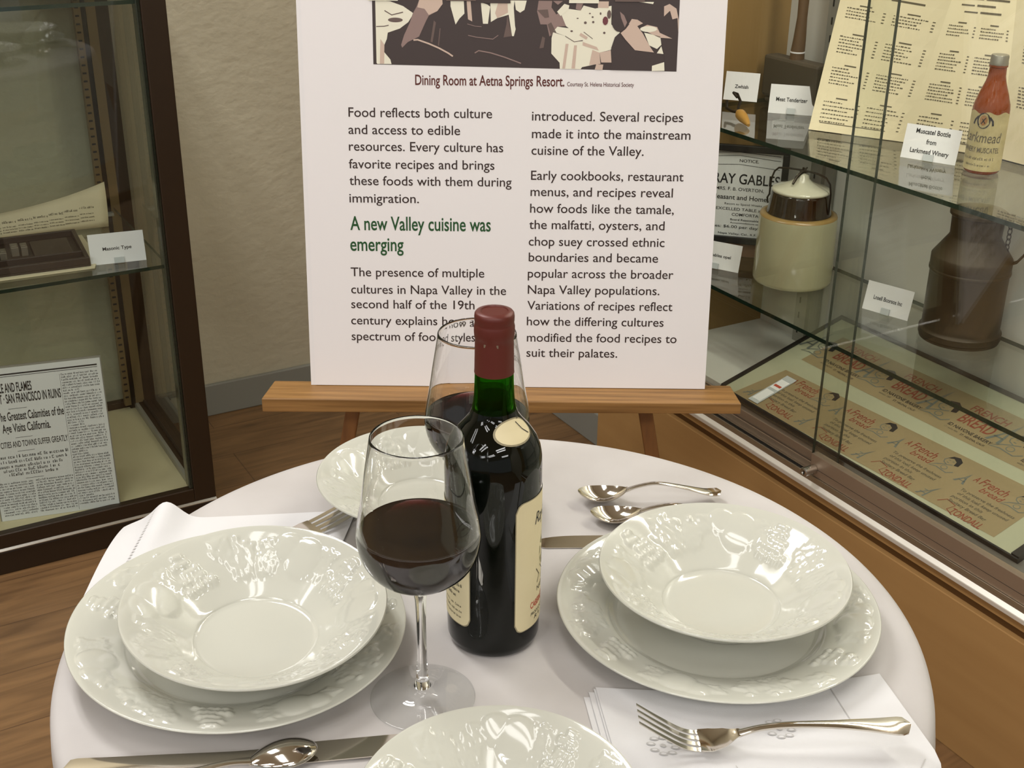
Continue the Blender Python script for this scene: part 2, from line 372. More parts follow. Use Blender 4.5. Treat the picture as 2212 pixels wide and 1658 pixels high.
for a, b, v in ((.05, .645, .585), (.05, .62, .617), (.05, .59, .648), (.08, .56, .676), (.12, .53, .704)): m.micro(NX(a), NX(b), NY(v), .0062, M_blk)
m.rect(NX(.652), NX(.654), NY(.99), NY(.075), M_blk, .0002)
v = .085
while v < .975:
    m.micro(NX(.665), NX(.975 if random.random() < .85 else .8), NY(v), .0036, M_blk); v += .0178
v = .755
while v < .975:
    m.micro(NX(.0 if v < .9 else .03), NX(.31), NY(v), .0036, M_blk); m.micro(NX(.33), NX(.645), NY(v), .0036, M_blk); v += .0178
m.build('page', news)

# tray of metal type on a cream paper, curled paper behind, card
SZ = 0.5732
tray = thing('type_tray', 'shallow dark wooden tray of metal type blocks on the bronze case shelf', 'tray', P(0.28, 2.45, SZ + 0.0035), A30 + radians(-4))
m = M(); m.box(-.16, .152, -.105, .09, 0, .004, M_tray); m.build('bottom', tray)
m = M()
for b in ((-.16, .152, -.105, -.097), (-.16, .152, .082, .09), (-.16, -.152, -.097, .082), (.144, .152, -.097, .082), (-.152, .144, -.06, -.055)): m.box(*b, .004, .017, M_tray)
m.build('rim', tray, bevel=0.001)
for i, (x, y, w) in enumerate(((-.13, -.03, .02), (-.1, -.03, .018), (-.075, -.028, .018), (-.05, -.03, .018), (-.024, -.028, .018), (.0, -.03, .012), (.022, -.005, .014), (.04, -.008, .012))):
    m = M(); m.box(x, x + w, y, y + .03, .004, .022, M_lead); m.box(x + .002, x + w - .002, y + .006, y + .024, .022, .0235, M_lead); m.build('type_block', tray, bevel=0.0008)
m = M(); m.box(.06, .13, -.045, .05, .004, .014, M_tray); m.build('wood_block', tray, bevel=0.001)
m = M(); m.poly([(-.17, -.118), (.158, -.113), (.172, -.06), (.165, .1), (-.17, .1)], M_paper); pv = m.v; m = M(lambda x, y, l: (x, y, l))
m.add([(x, z_, 0) for x, y_, z_ in pv] + [(x, z_, .0028) for x, y_, z_ in pv], [(4, 3, 2, 1, 0), (5, 6, 7, 8, 9)] + [(i, (i + 1) % 5, 5 + (i + 1) % 5, 5 + i) for i in range(5)], M_paper)
o = m.build('cream_sheet'); o.location = P(0.28, 2.45, SZ + .0002); o.rotation_euler = (0, 0, A30 + radians(-4)); tag(o, 'cream paper sheet lying under the dark type tray', 'paper')
m = M(); n = 24; vv = []; ff = []
for k in range(n + 1):
    u = k / n; x = -.25 + .43 * u; h = .040 + .052 * u ** 3.0; y = .012 * sin(u * 3) + .01 * u
    for j in range(7): q = j / 6; vv.append((x + .004 * q * u, y + .03 * q * q - .02 * q * u, h * q))
for k in range(n):
    for j in range(6): a = k * 7 + j; ff.append((a, a + 7, a + 8, a + 1))
m.add(vv, ff, M_paper)
def curl(x, y, l):
    u = (x + .25) / .43; h = .040 + .052 * u ** 3.0; q = y / h
    return (x + .004 * q * u, .012 * sin(u * 3) + .01 * u + .03 * q * q - .02 * q * u - l, y)
m.f = curl
for i, (y, h, sl) in enumerate(((.026, .0042, .0), (.019, .0024, .0), (.0145, .0024, .0), (.010, .0024, 0))):
    for x in np.arange(-.235, .15, .03): m.micro(x, x + .028, y * (1 + 1.0 * ((x + .25) / .43) ** 3), h, M_grey_ink, .0005)
o = m.build('document_sheet', smooth=True); o.location = P(0.335, 2.575, SZ); o.rotation_euler = (0, 0, A30 - radians(2))
b = o.modifiers.new('thick', 'SOLIDIFY'); b.thickness = 0.0006; b.offset = 1
tag(o, 'curled cream paper with printed lines standing behind the type tray', 'document')

def place_card(name, label, s, t, z, rot, w, h, lines, cap, group='caption cards in the display cases', lean=-14, clip=True, font=M_blk, yoff=0.0):
    r = thing(name, label, 'caption card', P(s, t, z), rot, group, rot=(radians(lean), 0, rot))
    m = M(); m.box(0, w, 0, .0006, 0, h, M_card); m.build('card', r)
    m = M(); k = len(lines); lead = cap * 2.0
    for i, (body, frac) in enumerate(lines):
        y = h * 0.5 + (k - 1) / 2 * lead - i * lead - cap * .5 + yoff
        m.text(body, w * (.5 - frac / 2), w * (.5 + frac / 2), y, cap, font, 0.016, 0, .0003)
    m.build('lettering', r)
    if clip:
        m = M(); m.box(w * .42, w * .6, -.004, -.0004, 0, .011, M_clip); m.box(w * .42, w * .6, -.004, .02, -.0002, .0008, M_clip); m.build('clip', r)
    return r
place_card('caption_card', 'white caption card reading Masonic Type beside the type tray in the bronze case', 0.427, 2.345, SZ, A30 - radians(8), .102, .058, [('Masonic Type', .52)], .0066)

# ------------------------------------------------------------------ right display cabinet
KS, KT = 1.58, 0.75
cab = thing('display_cabinet', 'tall wall cabinet with sliding glass doors over a tan laminate base, right of the sign', 'display cabinet', P(KS, KT, 0), A30)
TL, TR = 2.055, -0.6
def kbox(name, *bs, bevel=0.0, label=None):
    m = R(KS, KT)
    for b in bs: m.box(*b)
    o = m.build(name, cab, bevel=bevel)
    if label: o['label'] = label
    return o
kbox('base_panel', (1.407, 1.44, TR, TL, 0, .262, M_tan), bevel=.0015)
kbox('base_groove', (1.418, 1.44, TR, TL - .005, .262, .280, M_tan_d), label='dark recessed groove')
kbox('base_edge', (1.407, 1.44, TR, TL, .280, .297, M_tan), bevel=.001)
kbox('base_end', (1.44, 1.499, TL - .02, TL, 0, .297, M_tan))
kbox('track_rail', (1.405, 1.452, TR, TL, .297, .319, M_alu), (1.404, 1.4065, TR, TL, .319, .3225, M_alu), (1.424, 1.4265, 1.40, TL, .319, .332, M_alu_br), (1.4125, 1.4135, 1.40, TL, .319, .3235, M_black), (1.4285, 1.4295, 1.40, TL, .319, .326, M_black), (1.446, 1.449, 1.36, TL, .319, .35, M_alu_br), bevel=.003, label='bright aluminium door track')
m = R(KS, KT); rp = [(1.399, .297), (1.399, .3045), (1.411, .3175), (1.411, .297)]
m.add([(x - KS, t - KT, z) for t in (TR, TL) for x, z in rp], [(0, 1, 5, 4), (1, 2, 6, 5), (2, 3, 7, 6), (3, 0, 4, 7), (3, 2, 1, 0), (4, 5, 6, 7)], pm('rail_highlight', (244, 240, 230), 0.42, 0.5)); o = m.build('rail_nose', cab, bevel=.001); o['label'] = 'rounded rail nose painted white as a highlight'  # nose coloured near white so the rail's highlight line sits in its colour
kbox('deck', (1.452, 1.76, TR, 1.95, .315, .36, M_white))
kbox('back_panel', (1.747, 1.76, TR, 1.95, .36, 1.98, M_white))
kbox('end_panel', (1.44, 1.747, 1.938, 1.955, .36, 1.98, M_tan_e), label='tan laminate end panel')
kbox('end_panel', (1.44, 1.747, TR, TR + .02, .36, 1.98, M_tan), label='tan laminate end panel')
kbox('cabinet_top', (1.40, 1.76, TR, 1.955, 1.98, 2.01, M_tan))
kbox('side_stile', (1.407, 1.44, 1.938, TL, .319, 2.01, M_tan))
for z in (.840, .540):
    m = R(KS, KT); m.box(1.452, 1.735, TR + .03, 1.932, z, z + .0075, M_shelf, (M_edge, (0, 1))); m.build('glass_shelf', cab)
for t in (1.781, 0.62, -.3):
    m = R(KS, KT); m.box(1.728, 1.746, t, t + .032, .36, 1.95, M_standard); m.box(1.737, 1.746, t - .022, t, .36, 1.95, M_standard)
    z = .38
    while z < 1.2:
        m.box(1.7265, 1.729, t + .018, t + .0205, z, z + .013, M_slot); z += .033
    m.build('shelf_standard', cab)
for t in (1.79, .63, -.29):
    for z in (.831, .531): m = R(KS, KT); m.box(1.60, 1.728, t, t + .006, z - .006, z + .0085, M_standard); m.build('shelf_bracket', cab)
# sliding doors: outer right one and inner left one
d = kbox('sliding_door', (1.411, 1.417, TR, 1.400, .360, 1.975, M_pane_c, (M_edge_d, (3, 5))), label='outer sliding glass door')
m = R(KS, KT); m.box(1.407, 1.421, TR, 1.396, .3225, .362, M_alu_br); m.box(1.4065, 1.4075, TR, 1.396, .337, .3375, M_slot); m.build('door_shoe', d, bevel=.001)
m = R(KS, KT)
vv = []
for k in range(4):
    pass
m.lathe([(0, 0), (.0075, 0), (.0085, .001), (.0085, .024), (.0065, .0255), (.0045, .0255), (.0045, .0235), (0, .0235)], M_chrome, 24)
m.v = [(1.407 - KS - z, 1.386 - KT + y, .336 + x) for x, y, z in m.v]
m.box(1.383, 1.3845, 1.3848, 1.3872, .331, .341, M_slot)
o = m.build('door_lock', d, smooth=True); o['label'] = 'chrome cylinder lock'
d = kbox('sliding_door', (1.433, 1.439, 1.362, 1.936, .345, 1.975, M_pane_c, (M_edge_d, (3, 5))), label='inner sliding glass door')
m = R(KS, KT); m.box(1.430, 1.442, 1.362, 1.936, .322, .349, M_alu_br); m.build('door_shoe', d, bevel=.001)

# framed bread wrappers lying tilted on the deck
vy = Vector((1.729 - 1.44, 0, .4505 - .366)); tilt = atan2(vy.z, vy.x)
disp = thing('wrapper_display', 'large black edged frame of printed bread wrappers tilted on the deck of the right cabinet', 'framed display', P(1.44, 1.68, .366), rot=(tilt, 0, A30 - pi / 2))
DW, DH = .68, .301
flat = lambda x, y, l: (x, y, l)
m = M(); m.box(0, DW, 0, DH, -.006, 0, M_mat); m.build('mat_board', disp)['label'] = 'cream mat board'
m = M()
for b in ((-.008, DW + .014, -.003, .0), (-.008, DW + .014, DH, DH + .008), (-.008, 0, 0, DH), (DW, DW + .014, 0, DH)): m.box(*b, -.008, .0012 if b[3] == .0 else .004, M_black)
m.build('frame', disp)['label'] = 'thin black frame'
def tower(m, x, y, h, w, mat, lean=.25):
    m.poly([(x - w * .5, y), (x - w * .28, y), (x + lean * h * .5 - w * .02, y + h * .5), (x + lean * h, y + h), (x + lean * h * .5 - w * .12, y + h * .5)], mat, .0006)
    m.poly([(x + w * .28, y), (x + w * .5, y), (x + lean * h * .5 + w * .12, y + h * .5), (x + lean * h, y + h), (x + lean * h * .5 + w * .02, y + h * .5)], mat, .0006)
    m.line([(x - w * .25, y + h * .22), (x + w * .35, y + h * .22)], h * .05, mat, .0006); m.line([(x - w * .08, y + h * .45), (x + w * .28, y + h * .45)], h * .04, mat, .0006)
def lady(m, x, y, h, mat, mat2):
    m.poly([(x - .22 * h, y + .72 * h), (x - .1 * h, y + .92 * h), (x + .15 * h, y + h), (x + .38 * h, y + .85 * h), (x + .42 * h, y + .55 * h), (x + .25 * h, y + .5 * h), (x + .2 * h, y + .72 * h), (x, y + .82 * h)], mat2, .0006)
    m.line([(x - .2 * h, y + .75 * h), (x - .26 * h, y + .6 * h), (x - .2 * h, y + .48 * h), (x, y + .4 * h), (x + .2 * h, y + .5 * h)], .035 * h, mat, .0006)
    for dx in (-.12, .06): m.line([(x + dx * h, y + .66 * h), (x + (dx + .08) * h, y + .67 * h)], .03 * h, mat, .0006)
    m.line([(x - .1 * h, y + .53 * h), (x + .0, y + .52 * h)], .03 * h, mat, .0006)
    m.line([(x - .02 * h, y + .4 * h), (x - .3 * h, y + .22 * h), (x - .5 * h, y + .0), (x - .2 * h, y + .08 * h), (x + .3 * h, y + .02 * h), (x + .5 * h, y + .2 * h)], .04 * h, mat, .0006)
    m.ell(x + .05 * h, y + .22 * h, .14 * h, .12 * h, mat, .0005, 14)
    m.ell(x + .05 * h, y + .22 * h, .11 * h, .09 * h, M_wrap, .0006, 14)
def strip_sheet(name, pts):
    m = M(flat); n = len(pts)
    m.add([(x, y, 0.0003) for x, y in pts], [tuple(range(n))], M_wrap); return m
m = strip_sheet('s', [(-.0 + .045, .155), (.2, .155), (.42, .158), (.66, .164), (.66, .268), (.4, .266), (.2, .261), (.05, .258)])
for x in (.082, .235, .389, .543):
    tower(m, x - .068, .188, .07, .03, M_bluegrey, .2); lady(m, x - .034, .178, .058, M_bluegrey, M_blk)
    m.text('FRENCH', x + .0, x + .078, .232, .017, M_wred, .01, .1, .0006); m.text('BREAD', x + .004, x + .074, .196, .026, M_wred, .012, .1, .0006)
    m.line([(x + .02, .232), (x + .03, .222), (x + .075, .226), (x + .08, .219), (x + .04, .217)], .0016, M_grey_ink, .0006)
    m.text('ID NAVONE BAKERY', x + .0, x + .092, .178, .008, M_blk, .012, .1, .0006); m.text('ST. HELENA, CALIF.', x + .036, x + .088, .168, .0048, M_blk, .01, 0, .0006); m.micro(x + .0, x + .03, .170, .004, M_grey_ink, .0006)
m.build('wrapper_sheet', disp)['label'] = 'back strip of wrappers reading French Bread'
m = strip_sheet('s', [(.028, -.002), (.096, -.002), (.3, .004), (.637, .012), (.637, .136), (.3, .124), (.049, .113)])
for x in (.062, .205, .350, .497):
    tower(m, x + .012, .074, .03, .022, M_bluegrey, .15); m.text('A', x + .026, x + .034, .092, .014, M_wred, .01, .2, .0006)
    m.text('French', x + .038, x + .09, .092, .018, M_wred, .006, .25, .0006); m.text('bread', x + .05, x + .094, .078, .013, M_wred, .004, .25, .0006); lady(m, x + .115, .078, .044, M_bluegrey, M_blk)
    for i, (b, w) in enumerate((('To preserve the freshness', .105), ('of this loaf, keep unused', .102), ('portion in this', .062), ('Sanitary Bread Bag', .078))):
        m.text(b, x + .028 + .003 * (i % 2), x + .028 + w, .062 - i * .0105, .0062, M_grey_ink, .012, .2, .0006)
    m.text('TONDALL', x + .052, x + .112, .010, .014, M_wred, .012, .15, .0006); tower(m, x - .012, .012, .035, .018, M_bluegrey, .5)
    m.line([(x + .02, .02), (x + .03, .032), (x + .05, .028), (x + .045, .014), (x + .06, .008)], .0016, M_wred, .0006)
m.build('wrapper_sheet', disp)['label'] = 'front strip of wrappers with a dark verse'
m = M(flat); m.box(.068, .094, -.0 + .004, .1, .0012, .0022, M_clip); m.box(.070, .092, .055, .085, .0022, .0024, M_card); m.box(.071, .091, .012, .048, .0022, .0024, M_card); m.box(.072, .09, .062, .068, .0024, .0026, M_red)
r = m.build('label_strip'); r.matrix_world = Matrix.Translation(P(1.44, 1.68, .366)) @ Matrix.Rotation(A30 - pi / 2, 4, 'Z') @ Matrix.Rotation(tilt, 4, 'X'); tag(r, 'shiny clear plastic strip lying on the left end of the wrapper frame', 'plastic strip')

# ---- things on the lower glass shelf
LZ, UZ = .5476, .8476
r = thing('crock', 'cream stoneware crock with dark brown neck, domed lid and wire bail on lower shelf', 'crock', P(1.606, 1.704, LZ))
m = M(); m.lathe([(0, 0), (.068, 0), (.0735, .003), (.0755, .009), (.0745, .06), (.0735, .124), (.0725, .131)], M_crock, 72); m.lathe([(.0725, .131), (.071, .1345), (.062, .1365), (.0605, .135)], M_crock_rim, 72); m.build('body', r, smooth=True, ang=60)
m = M(); m.lathe([(.0605, .1345), (.0605, .138), (.0585, .142), (.0545, .172), (.0535, .1755), (.052, .1765)], M_crock_b, 72); m.lathe([(.052, .1765), (.0515, .1785), (.049, .178)], M_crock_rim, 72); m.build('neck', r, smooth=True, ang=60)['label'] = 'glossy dark brown neck'
m = M(); m.lathe([(.0505, .1755), (.0545, .1775), (.0548, .1805), (.052, .183), (.035, .188), (.02, .195), (.013, .2015), (.011, .2085), (.006, .2105), (0, .211)], M_crock_lid, 64); m.build('lid', r, smooth=True, ang=60)['label'] = 'white domed lid'
m = M(); bw = []
ca = radians(-38)
def bp(x, z): return (x * cos(ca), x * sin(ca), z)
bail = [(-.064, .158), (-.064, .172), (-.063, .19), (-.058, .205), (-.05, .213), (-.03, .2155), (.0, .2165), (.03, .2145), (.047, .2095), (.056, .199), (.0595, .18), (.0595, .15), (.0585, .142)]
m.tube([bp(x, z) for x, z in bail], .0018, M_wire, 8); m.tube([bp(-.064, .16), bp(-.068, .152), bp(-.066, .142), bp(-.061, .146)], .0018, M_wire, 8); m.build('wire_bail', r, smooth=True)
m = M(); m.tube([(-.022, -.022, .196), (-.014, -.012, .206), (0, 0, .214), (.012, -.004, .2145)], [.0022, .003, .0035, .001], M_wire, 8); m.tube([(-.006, 0, .214), (.001, .001, .2155), (.008, .003, .2215)], [.003, .0035, .001], M_wire, 8); m.tube([bp(0, .210), bp(0, .222)], .0022, M_wire, 8); m.build('clamp', r, smooth=True)

r = thing('oil_can', 'dull brown tin can with sloping shoulder, hinged lid and strap handle on lower shelf', 'can', P(1.668, 1.345, LZ))
m = M(); m.lathe([(0, 0), (.0665, 0), (.0665, .004), (.0685, .006), (.0685, .016), (.0655, .019), (.0645, .022), (.0645, .124), (.066, .127), (.066, .146), (.064, .149), (.043, .180), (.0415, .184), (.0425, .215), (.0425, .219), (.039, .219)], M_tin, 64)
m.lathe([(.0653, .120), (.0667, .122), (.0667, .126), (.0655, .128)], M_tin, 64); m.build('body', r, smooth=True, ang=35)
m = M(); m.lathe([(.0445, .217), (.0465, .219), (.0465, .2235), (.041, .227), (.02, .2305), (0, .232)], M_tin, 56); m.box(.036, .056, -.011, .011, .214, .2235, M_tin); m.build('lid', r, smooth=True, ang=35)
m = M(); hp = [(.042, 0, .218), (.058, 0, .219), (.074, 0, .212), (.083, 0, .197), (.085, 0, .18), (.08, 0, .16), (.0715, 0, .147), (.064, 0, .143)]
m.loft([[(x - tx * .0015, -.011, z), (x + .0015, -.011, z + .001), (x + .0015, .011, z + .001), (x - .0015, .011, z)] for x, y, z in hp for tx in (1,)], M_tin); o = m.build('handle', r, smooth=True, ang=50)
m = M()
for i in range(7):
    z = .206 - i * .009; m.tube([(.052 + .003 * cos(a), .003 * sin(a) * (i % 2), z + .0055 * sin(a) * 1) for a in np.linspace(0, 2 * pi, 11)], .0009, M_wire, 6)
m.tube([(.052, 0, .147), (.058, 0, .142), (.06, 0, .15)], .0012, M_wire, 6); m.tube([(.05, 0, .214), (.052, 0, .208)], .0012, M_wire, 6); m.build('chain', r, smooth=True)
r.rotation_euler = (0, 0, radians(-28))

pang = A30 + atan2(1.847 - 1.904, 1.63 - 1.573)
r = thing('framed_poster', 'black framed antique hotel notice standing behind the stoneware crock', 'framed poster', P(1.573, 1.895, .5765), rot=(radians(-4), 0, pang))
PW, PH = .127, .197; x0 = -.062
m = M()
for b in ((x0, PW, 0, .013), (x0, PW, PH - .013, PH), (x0, x0 + .013, .013, PH - .013), (PW - .013, PW, .013, PH - .013)): m.box(b[0], b[1], -.008, .006, b[2], b[3], M_black)
m.build('frame', r, bevel=.0012)
m = M(); m.box(x0 + .012, PW - .012, -.001, .004, .012, PH - .012, M_news); Lm = x0 + .015
m.line([(Lm, .170), (.03, .1765), (.11, .170)], .0008, M_blk, .0014); m.line([(Lm, .178), (.03, .183), (.11, .179)], .0012, M_blk, .0014); m.line([(Lm, .154), (.03, .159), (.11, .153)], .0008, M_blk, .0014)
for body, a, b, y, cap, bd in (('NOTICE.', .03, .068, .1635, .006, .01), ('GRAY GABLES', -.036, .112, .120, .021, .01), ('MRS. F. B. OVERTON,', -.012, .083, .106, .0068, .005), ('Pleasant and Homelike', -.018, .110, .088, .0098, .01), ('Resort to Spend Weeks or', .008, .092, .077, .0042, .0),
      ('UNEXCELLED TABLE and', -.024, .09, .066, .0058, .004), ('COMFORTABLE', .024, .092, .055, .006, .006), ('Board Reasonable', .022, .078, .0455, .0042, .01), ('Accommodations at', .022, .078, .0395, .003, .01), ('Rates: $6.00 per day', -.024, .078, .030, .0058, .006), ('Napa Valley, Cal., R.F.D.', .0, .085, .0165, .0042, .006)):
    m.text(body, a, b, y, cap, M_blk, bd, 0, .0013)
m.build('notice', r)
m = M(); m.box(-.055, .055, -.012, .015, 0, .028, pm('stand_wood', (112, 82, 58), .5)); o = m.build('poster_stand', bevel=.002); o.location = P(1.613, 1.868, LZ); o.rotation_euler = (0, 0, pang); tag(o, 'small reddish wooden block under the framed notice', 'stand')

place_card('caption_card', 'white caption card beside the brown tin can on the lower shelf', 1.618, 1.526, LZ, A30 + atan2(-.959, .283), .090, .053, [('Lnsell Bcorsos lnc', .62)], .0078)
place_card('caption_card', 'white caption card partly hidden by the sign, in front of framed notice', 1.49, 1.878, LZ, A30 + atan2(-.883, .47), .106, .053, [('Gray Gables opel', .62)], .006)

# ---- things on the upper glass shelf
r = thing('amber_bottle', 'brown glass bottle with aged paper label and grey metal cap on upper shelf', 'bottle', (0, 0, 0))
r.location = P(1.6335, 1.3285, UZ)
m = M(); m.lathe([(0, .002), (.024, 0), (.027, .003), (.0282, .01), (.0282, .1), (.0272, .108), (.022, .125), (.0155, .143), (.0135, .152), (.0128, .165), (.0142, .166), (.0142, .169), (.012, .17), (.012, .176), (0, .176)], M_amber_in, 56); m.build('glass_body', r, smooth=True, ang=50)
m = M(); m.lathe([(.0125, .1675), (.0142, .168), (.0142, .172), (.0136, .1735), (.0136, .182), (.0125, .184), (0, .1843)], M_cap_tin, 48); m.build('cap', r, smooth=True)
R_ = .0286
face = radians(-90 - 38)   # towards the viewer
def wrapf(rad, a0): return lambda x, y, l: ((rad + l) * cos(a0 + x / rad), (rad + l) * sin(a0 + x / rad), y)
m = M(wrapf(R_, face))
for i in range(28):
    a = (-.052 + i * .104 / 28); b = a + .104 / 28
    ya = .098 + .002 * sin(i * .9); yb = .098 + .002 * sin((i + 1) * .9)
    m.poly([(a, .006), (b, .006), (b, yb), (a, ya)], M_oldlabel, 0)
m.ell(0, .086, .0105, .0125, M_blk, .0003, 24); m.ell(0, .0865, .0078, .0098, M_oldlabel, .0005, 24); m.ell(0, .0865, .006, .008, pm('emblem_tan', (156, 110, 60), .6), .0006, 20)
m.line([(-.003, .081), (.003, .091)], .0014, M_blk, .0008); m.line([(.003, .082), (-.002, .089)], .0014, M_blk, .0008); m.line([(-.009, .092), (-.014, .086), (-.016, .079)], .003, M_blk, .0003); m.line([(.009, .092), (.014, .086), (.015, .079)], .003, M_blk, .0003)
m.text('Larkmead', -.03, .032, .052, .017, M_grey_ink, .0, .15, .0004); m.text('WINERY MUSCATEL', -.032, .032, .036, .0085, M_grey_ink, .006, 0, .0004); m.micro(-.026, .026, .024, .004, M_grey_ink, .0004); m.micro(-.02, .022, .014, .0035, M_grey_ink, .0004)
m.build('paper_label', r)
place_card('caption_card', 'white caption card reading Muscatel Bottle beside the brown bottle', 1.586, 1.457, UZ, A30 + atan2(-.915, .404), .092, .056, [('Muscatel Bottle', .62), ('from', .18), ('Larkmead Winery', .70)], .0080, yoff=.003)
place_card('caption_card', 'white caption card reading Meat Tenderizer in front of dark mallet', 1.612, 1.824, UZ, A30 + atan2(-.74, .673), .084, .054, [('Meat Tenderizer', .70)], .0078)
place_card('caption_card', 'white caption card behind the small wooden handled tool', 1.575, 1.915, UZ + .012, A30 + atan2(-.78, .62), .066, .054, [('Zwhish', .4)], .007, clip=False)
# meat tenderizer: dark block with a long upright handle
r = thing('meat_tenderizer', 'dark wooden meat mallet with upright brown handle behind the cream menu', 'kitchen tool', P(1.688, 1.842, UZ), rotz=A30 - pi / 2)
m = M(); m.box(-.075, .08, -.018, .018, 0.012, .092, M_block); m.box(-.07, .075, -.014, .014, 0, .012, M_block); m.build('mallet_block', r, bevel=.008)
m = M(); m.tube([(.0, 0, .085), (.0, 0, .105), (.002, 0, .13), (.003, 0, .17), (.003, 0, .24), (.002, 0, .30), (.001, 0, .33)], [.0145, .0135, .012, .0095, .0105, .012, .007], M_wood_tool, 16); m.tube([(.0, 0, .104), (.0, 0, .1065)], .0142, M_card, 16); m.build('handle', r, smooth=True)
# small crimping tool
r = thing('hand_tool', 'small tool with ochre wooden handle and black wire loop lying on upper shelf', 'kitchen tool', P(1.52, 1.80, UZ + .006), rotz=A30 + atan2(1.703 - 1.823, 1.484 - 1.535))
m = M(); m.tube([(-.0, 0, .008), (.012, 0, .007), (.03, 0, .005), (.055, 0, .002), (.066, 0, -.001)], [.006, .010, .0095, .006, .003], M_ochre, 14); m.build('handle', r, smooth=True)
m = M(); m.tube([(0, 0, .008), (-.02, .004, .012), (-.035, .012, .022), (-.05, .01, .032), (-.042, .0, .036), (-.03, .004, .03)], .0028, M_wire, 8); m.tube([(0, 0, .008), (-.02, -.006, .006), (-.04, -.012, .008), (-.055, -.008, .018)], .0028, M_wire, 8); m.build('wire_loop', r, smooth=True)
# folded cream menu leaning on the back panel
mb = [(1.583, 1.678), (1.664, 1.530), (1.724, 1.368), (1.733, 1.12)]
mt = [(1.70, 1.756), (1.700, 1.506), (1.742, 1.40), (1.744, 1.10)]
MH = .30
m = M(); vv = []; ff = []
def menu_pt(pan, u, v, l=0.0):
    a = Vector(P(*mb[pan], UZ + .001)); b = Vector(P(*mb[pan + 1], UZ + .001)); c = Vector(P(*mt[pan], UZ + .001 + .212)); d = Vector(P(*mt[pan + 1], UZ + .001 + .212))
    q = (a * (1 - u) + b * u) * (1 - v) + (c * (1 - u) + d * u) * v
    nrm = (b - a).cross(c - a).normalized(); return tuple(q - Vector(P(*mb[0], UZ)) + nrm * l)
for pan in range(3):
    f = (lambda pan: (lambda x, y, l: menu_pt(pan, x, y, l)))(pan); m.f = f
    g_ = [(i / 10, j / 10 * 1.5) for i in range(11) for j in range(11)]
    m.add([f(x, y, 0) for x, y in g_], [(i * 11 + j, i * 11 + 11 + j, i * 11 + 12 + j, i * 11 + 1 + j) for i in range(10) for j in range(10)], M_paper)
    rows = []
    def block(x, y0, nrow, w, h=.0095, gap=.024, head=True, mat=M_grey_ink, prices=True):
        asp = .213 / (.17 if pan < 2 else .24)
        for k in range(nrow):
            yy = y0 - k * gap; xx = x; end = x + w * (.55 + .45 * random.random())
            while xx < end:
                lw = .008 + .022 * random.random(); m.rect(xx, xx + lw, yy, yy + h * (.6 + .4 * random.random()), mat, .0005); xx += lw + .009
            if prices: m.rect(x + .36, x + .385, yy, yy + h * .8, mat, .0005)
        if head: m.rect(x + .12, x + .24, y0 + gap * 1.1, y0 + gap * 1.1 + h, M_grey_ink, .0005)
    if pan < 2:
        for x in (.09, .55):
            block(x, .94, 4, .32); block(x, .72, 6, .3); block(x, .48, 6, .32); block(x, .22, 6, .34, gap=.03)
        m.rect(.1, .8, .06, .066, M_grey_ink, .0005)
        for k, (a, b) in enumerate(((.25, .8), (.18, .7), (.3, .9), (.2, .75))): m.rect(a, a + .2, 1.05 + k * .05, 1.06 + k * .05, M_grey_ink, .0005); m.rect(a + .24, b, 1.05 + k * .05, 1.064 + k * .05, M_grey_ink, .0005)
        block(.55 if pan else .1, 1.32, 5, .3)
    else:
        for x in (.08, .5): block(x, .9, 8, .36); block(x, .55, 7, .36)
ob = m.build('folded_menu'); ob.location = P(*mb[0], UZ)
b = ob.modifiers.new('thick', 'SOLIDIFY'); b.thickness = 0.0003; b.offset = 0
tag(ob, 'large folded cream restaurant menu leaning open against the white cabinet back', 'menu')

# ------------------------------------------------------------------ easel and sign
BX, BY, BZ = -.0028, 1.75, .5565
LEAN = radians(-7.2)
ez = thing('easel', 'light oak wooden easel with a long ledge holding the white sign', 'easel', (-.015, 1.76, 0))
def eb(x): return x + .015
m = M()
m.add([(eb(-.3785), -.06, -.0225), (eb(.347), -.06, -.0175), (eb(.342), .006, -.0225), (eb(-.372), .006, -.0225), (eb(-.3785), -.06, 0), (eb(.347), -.06, 0), (eb(.340), .006, 0), (eb(-.370), .006, 0)],
      [(0, 3, 2, 1), (4, 5, 6, 7), (0, 1, 5, 4), (1, 2, 6, 5), (2, 3, 7, 6), (3, 0, 4, 7)], M_wood)
o = m.build('ledge', ez, bevel=.0015); o.location = (0, 0, .556)
for sx, x0 in ((-1, eb(-.243)), (1, eb(.203))):
    m = M(); tl = math.tan(radians(7.2)); v = []
    for z in (0, 1.52):
        xc = x0 + sx * .19 * (.55 - z); yc = .02 + (z - .55) * tl
        for dx, dy in ((-.011, 0), (.0115, 0), (.0115, .026), (-.011, .026)): v.append((xc + dx, yc + dy, z))
    m.add(v, [(0, 3, 2, 1), (4, 5, 6, 7), (0, 1, 5, 4), (1, 2, 6, 5), (2, 3, 7, 6), (3, 0, 4, 7)], M_wood_d); m.build('leg', ez, bevel=.002)
m = M(); m.add([(-.012 + .0, .17 + .0, 1.42), (.012, .17, 1.42), (.012, .19, 1.42), (-.012, .19, 1.42), (-.012, .56, 0), (.012, .56, 0), (.012, .585, 0), (-.012, .585, 0)], [(0, 3, 2, 1), (4, 5, 6, 7), (0, 1, 5, 4), (1, 2, 6, 5), (2, 3, 7, 6), (3, 0, 4, 7)], M_wood_d); m.build('leg', ez, bevel=.002)
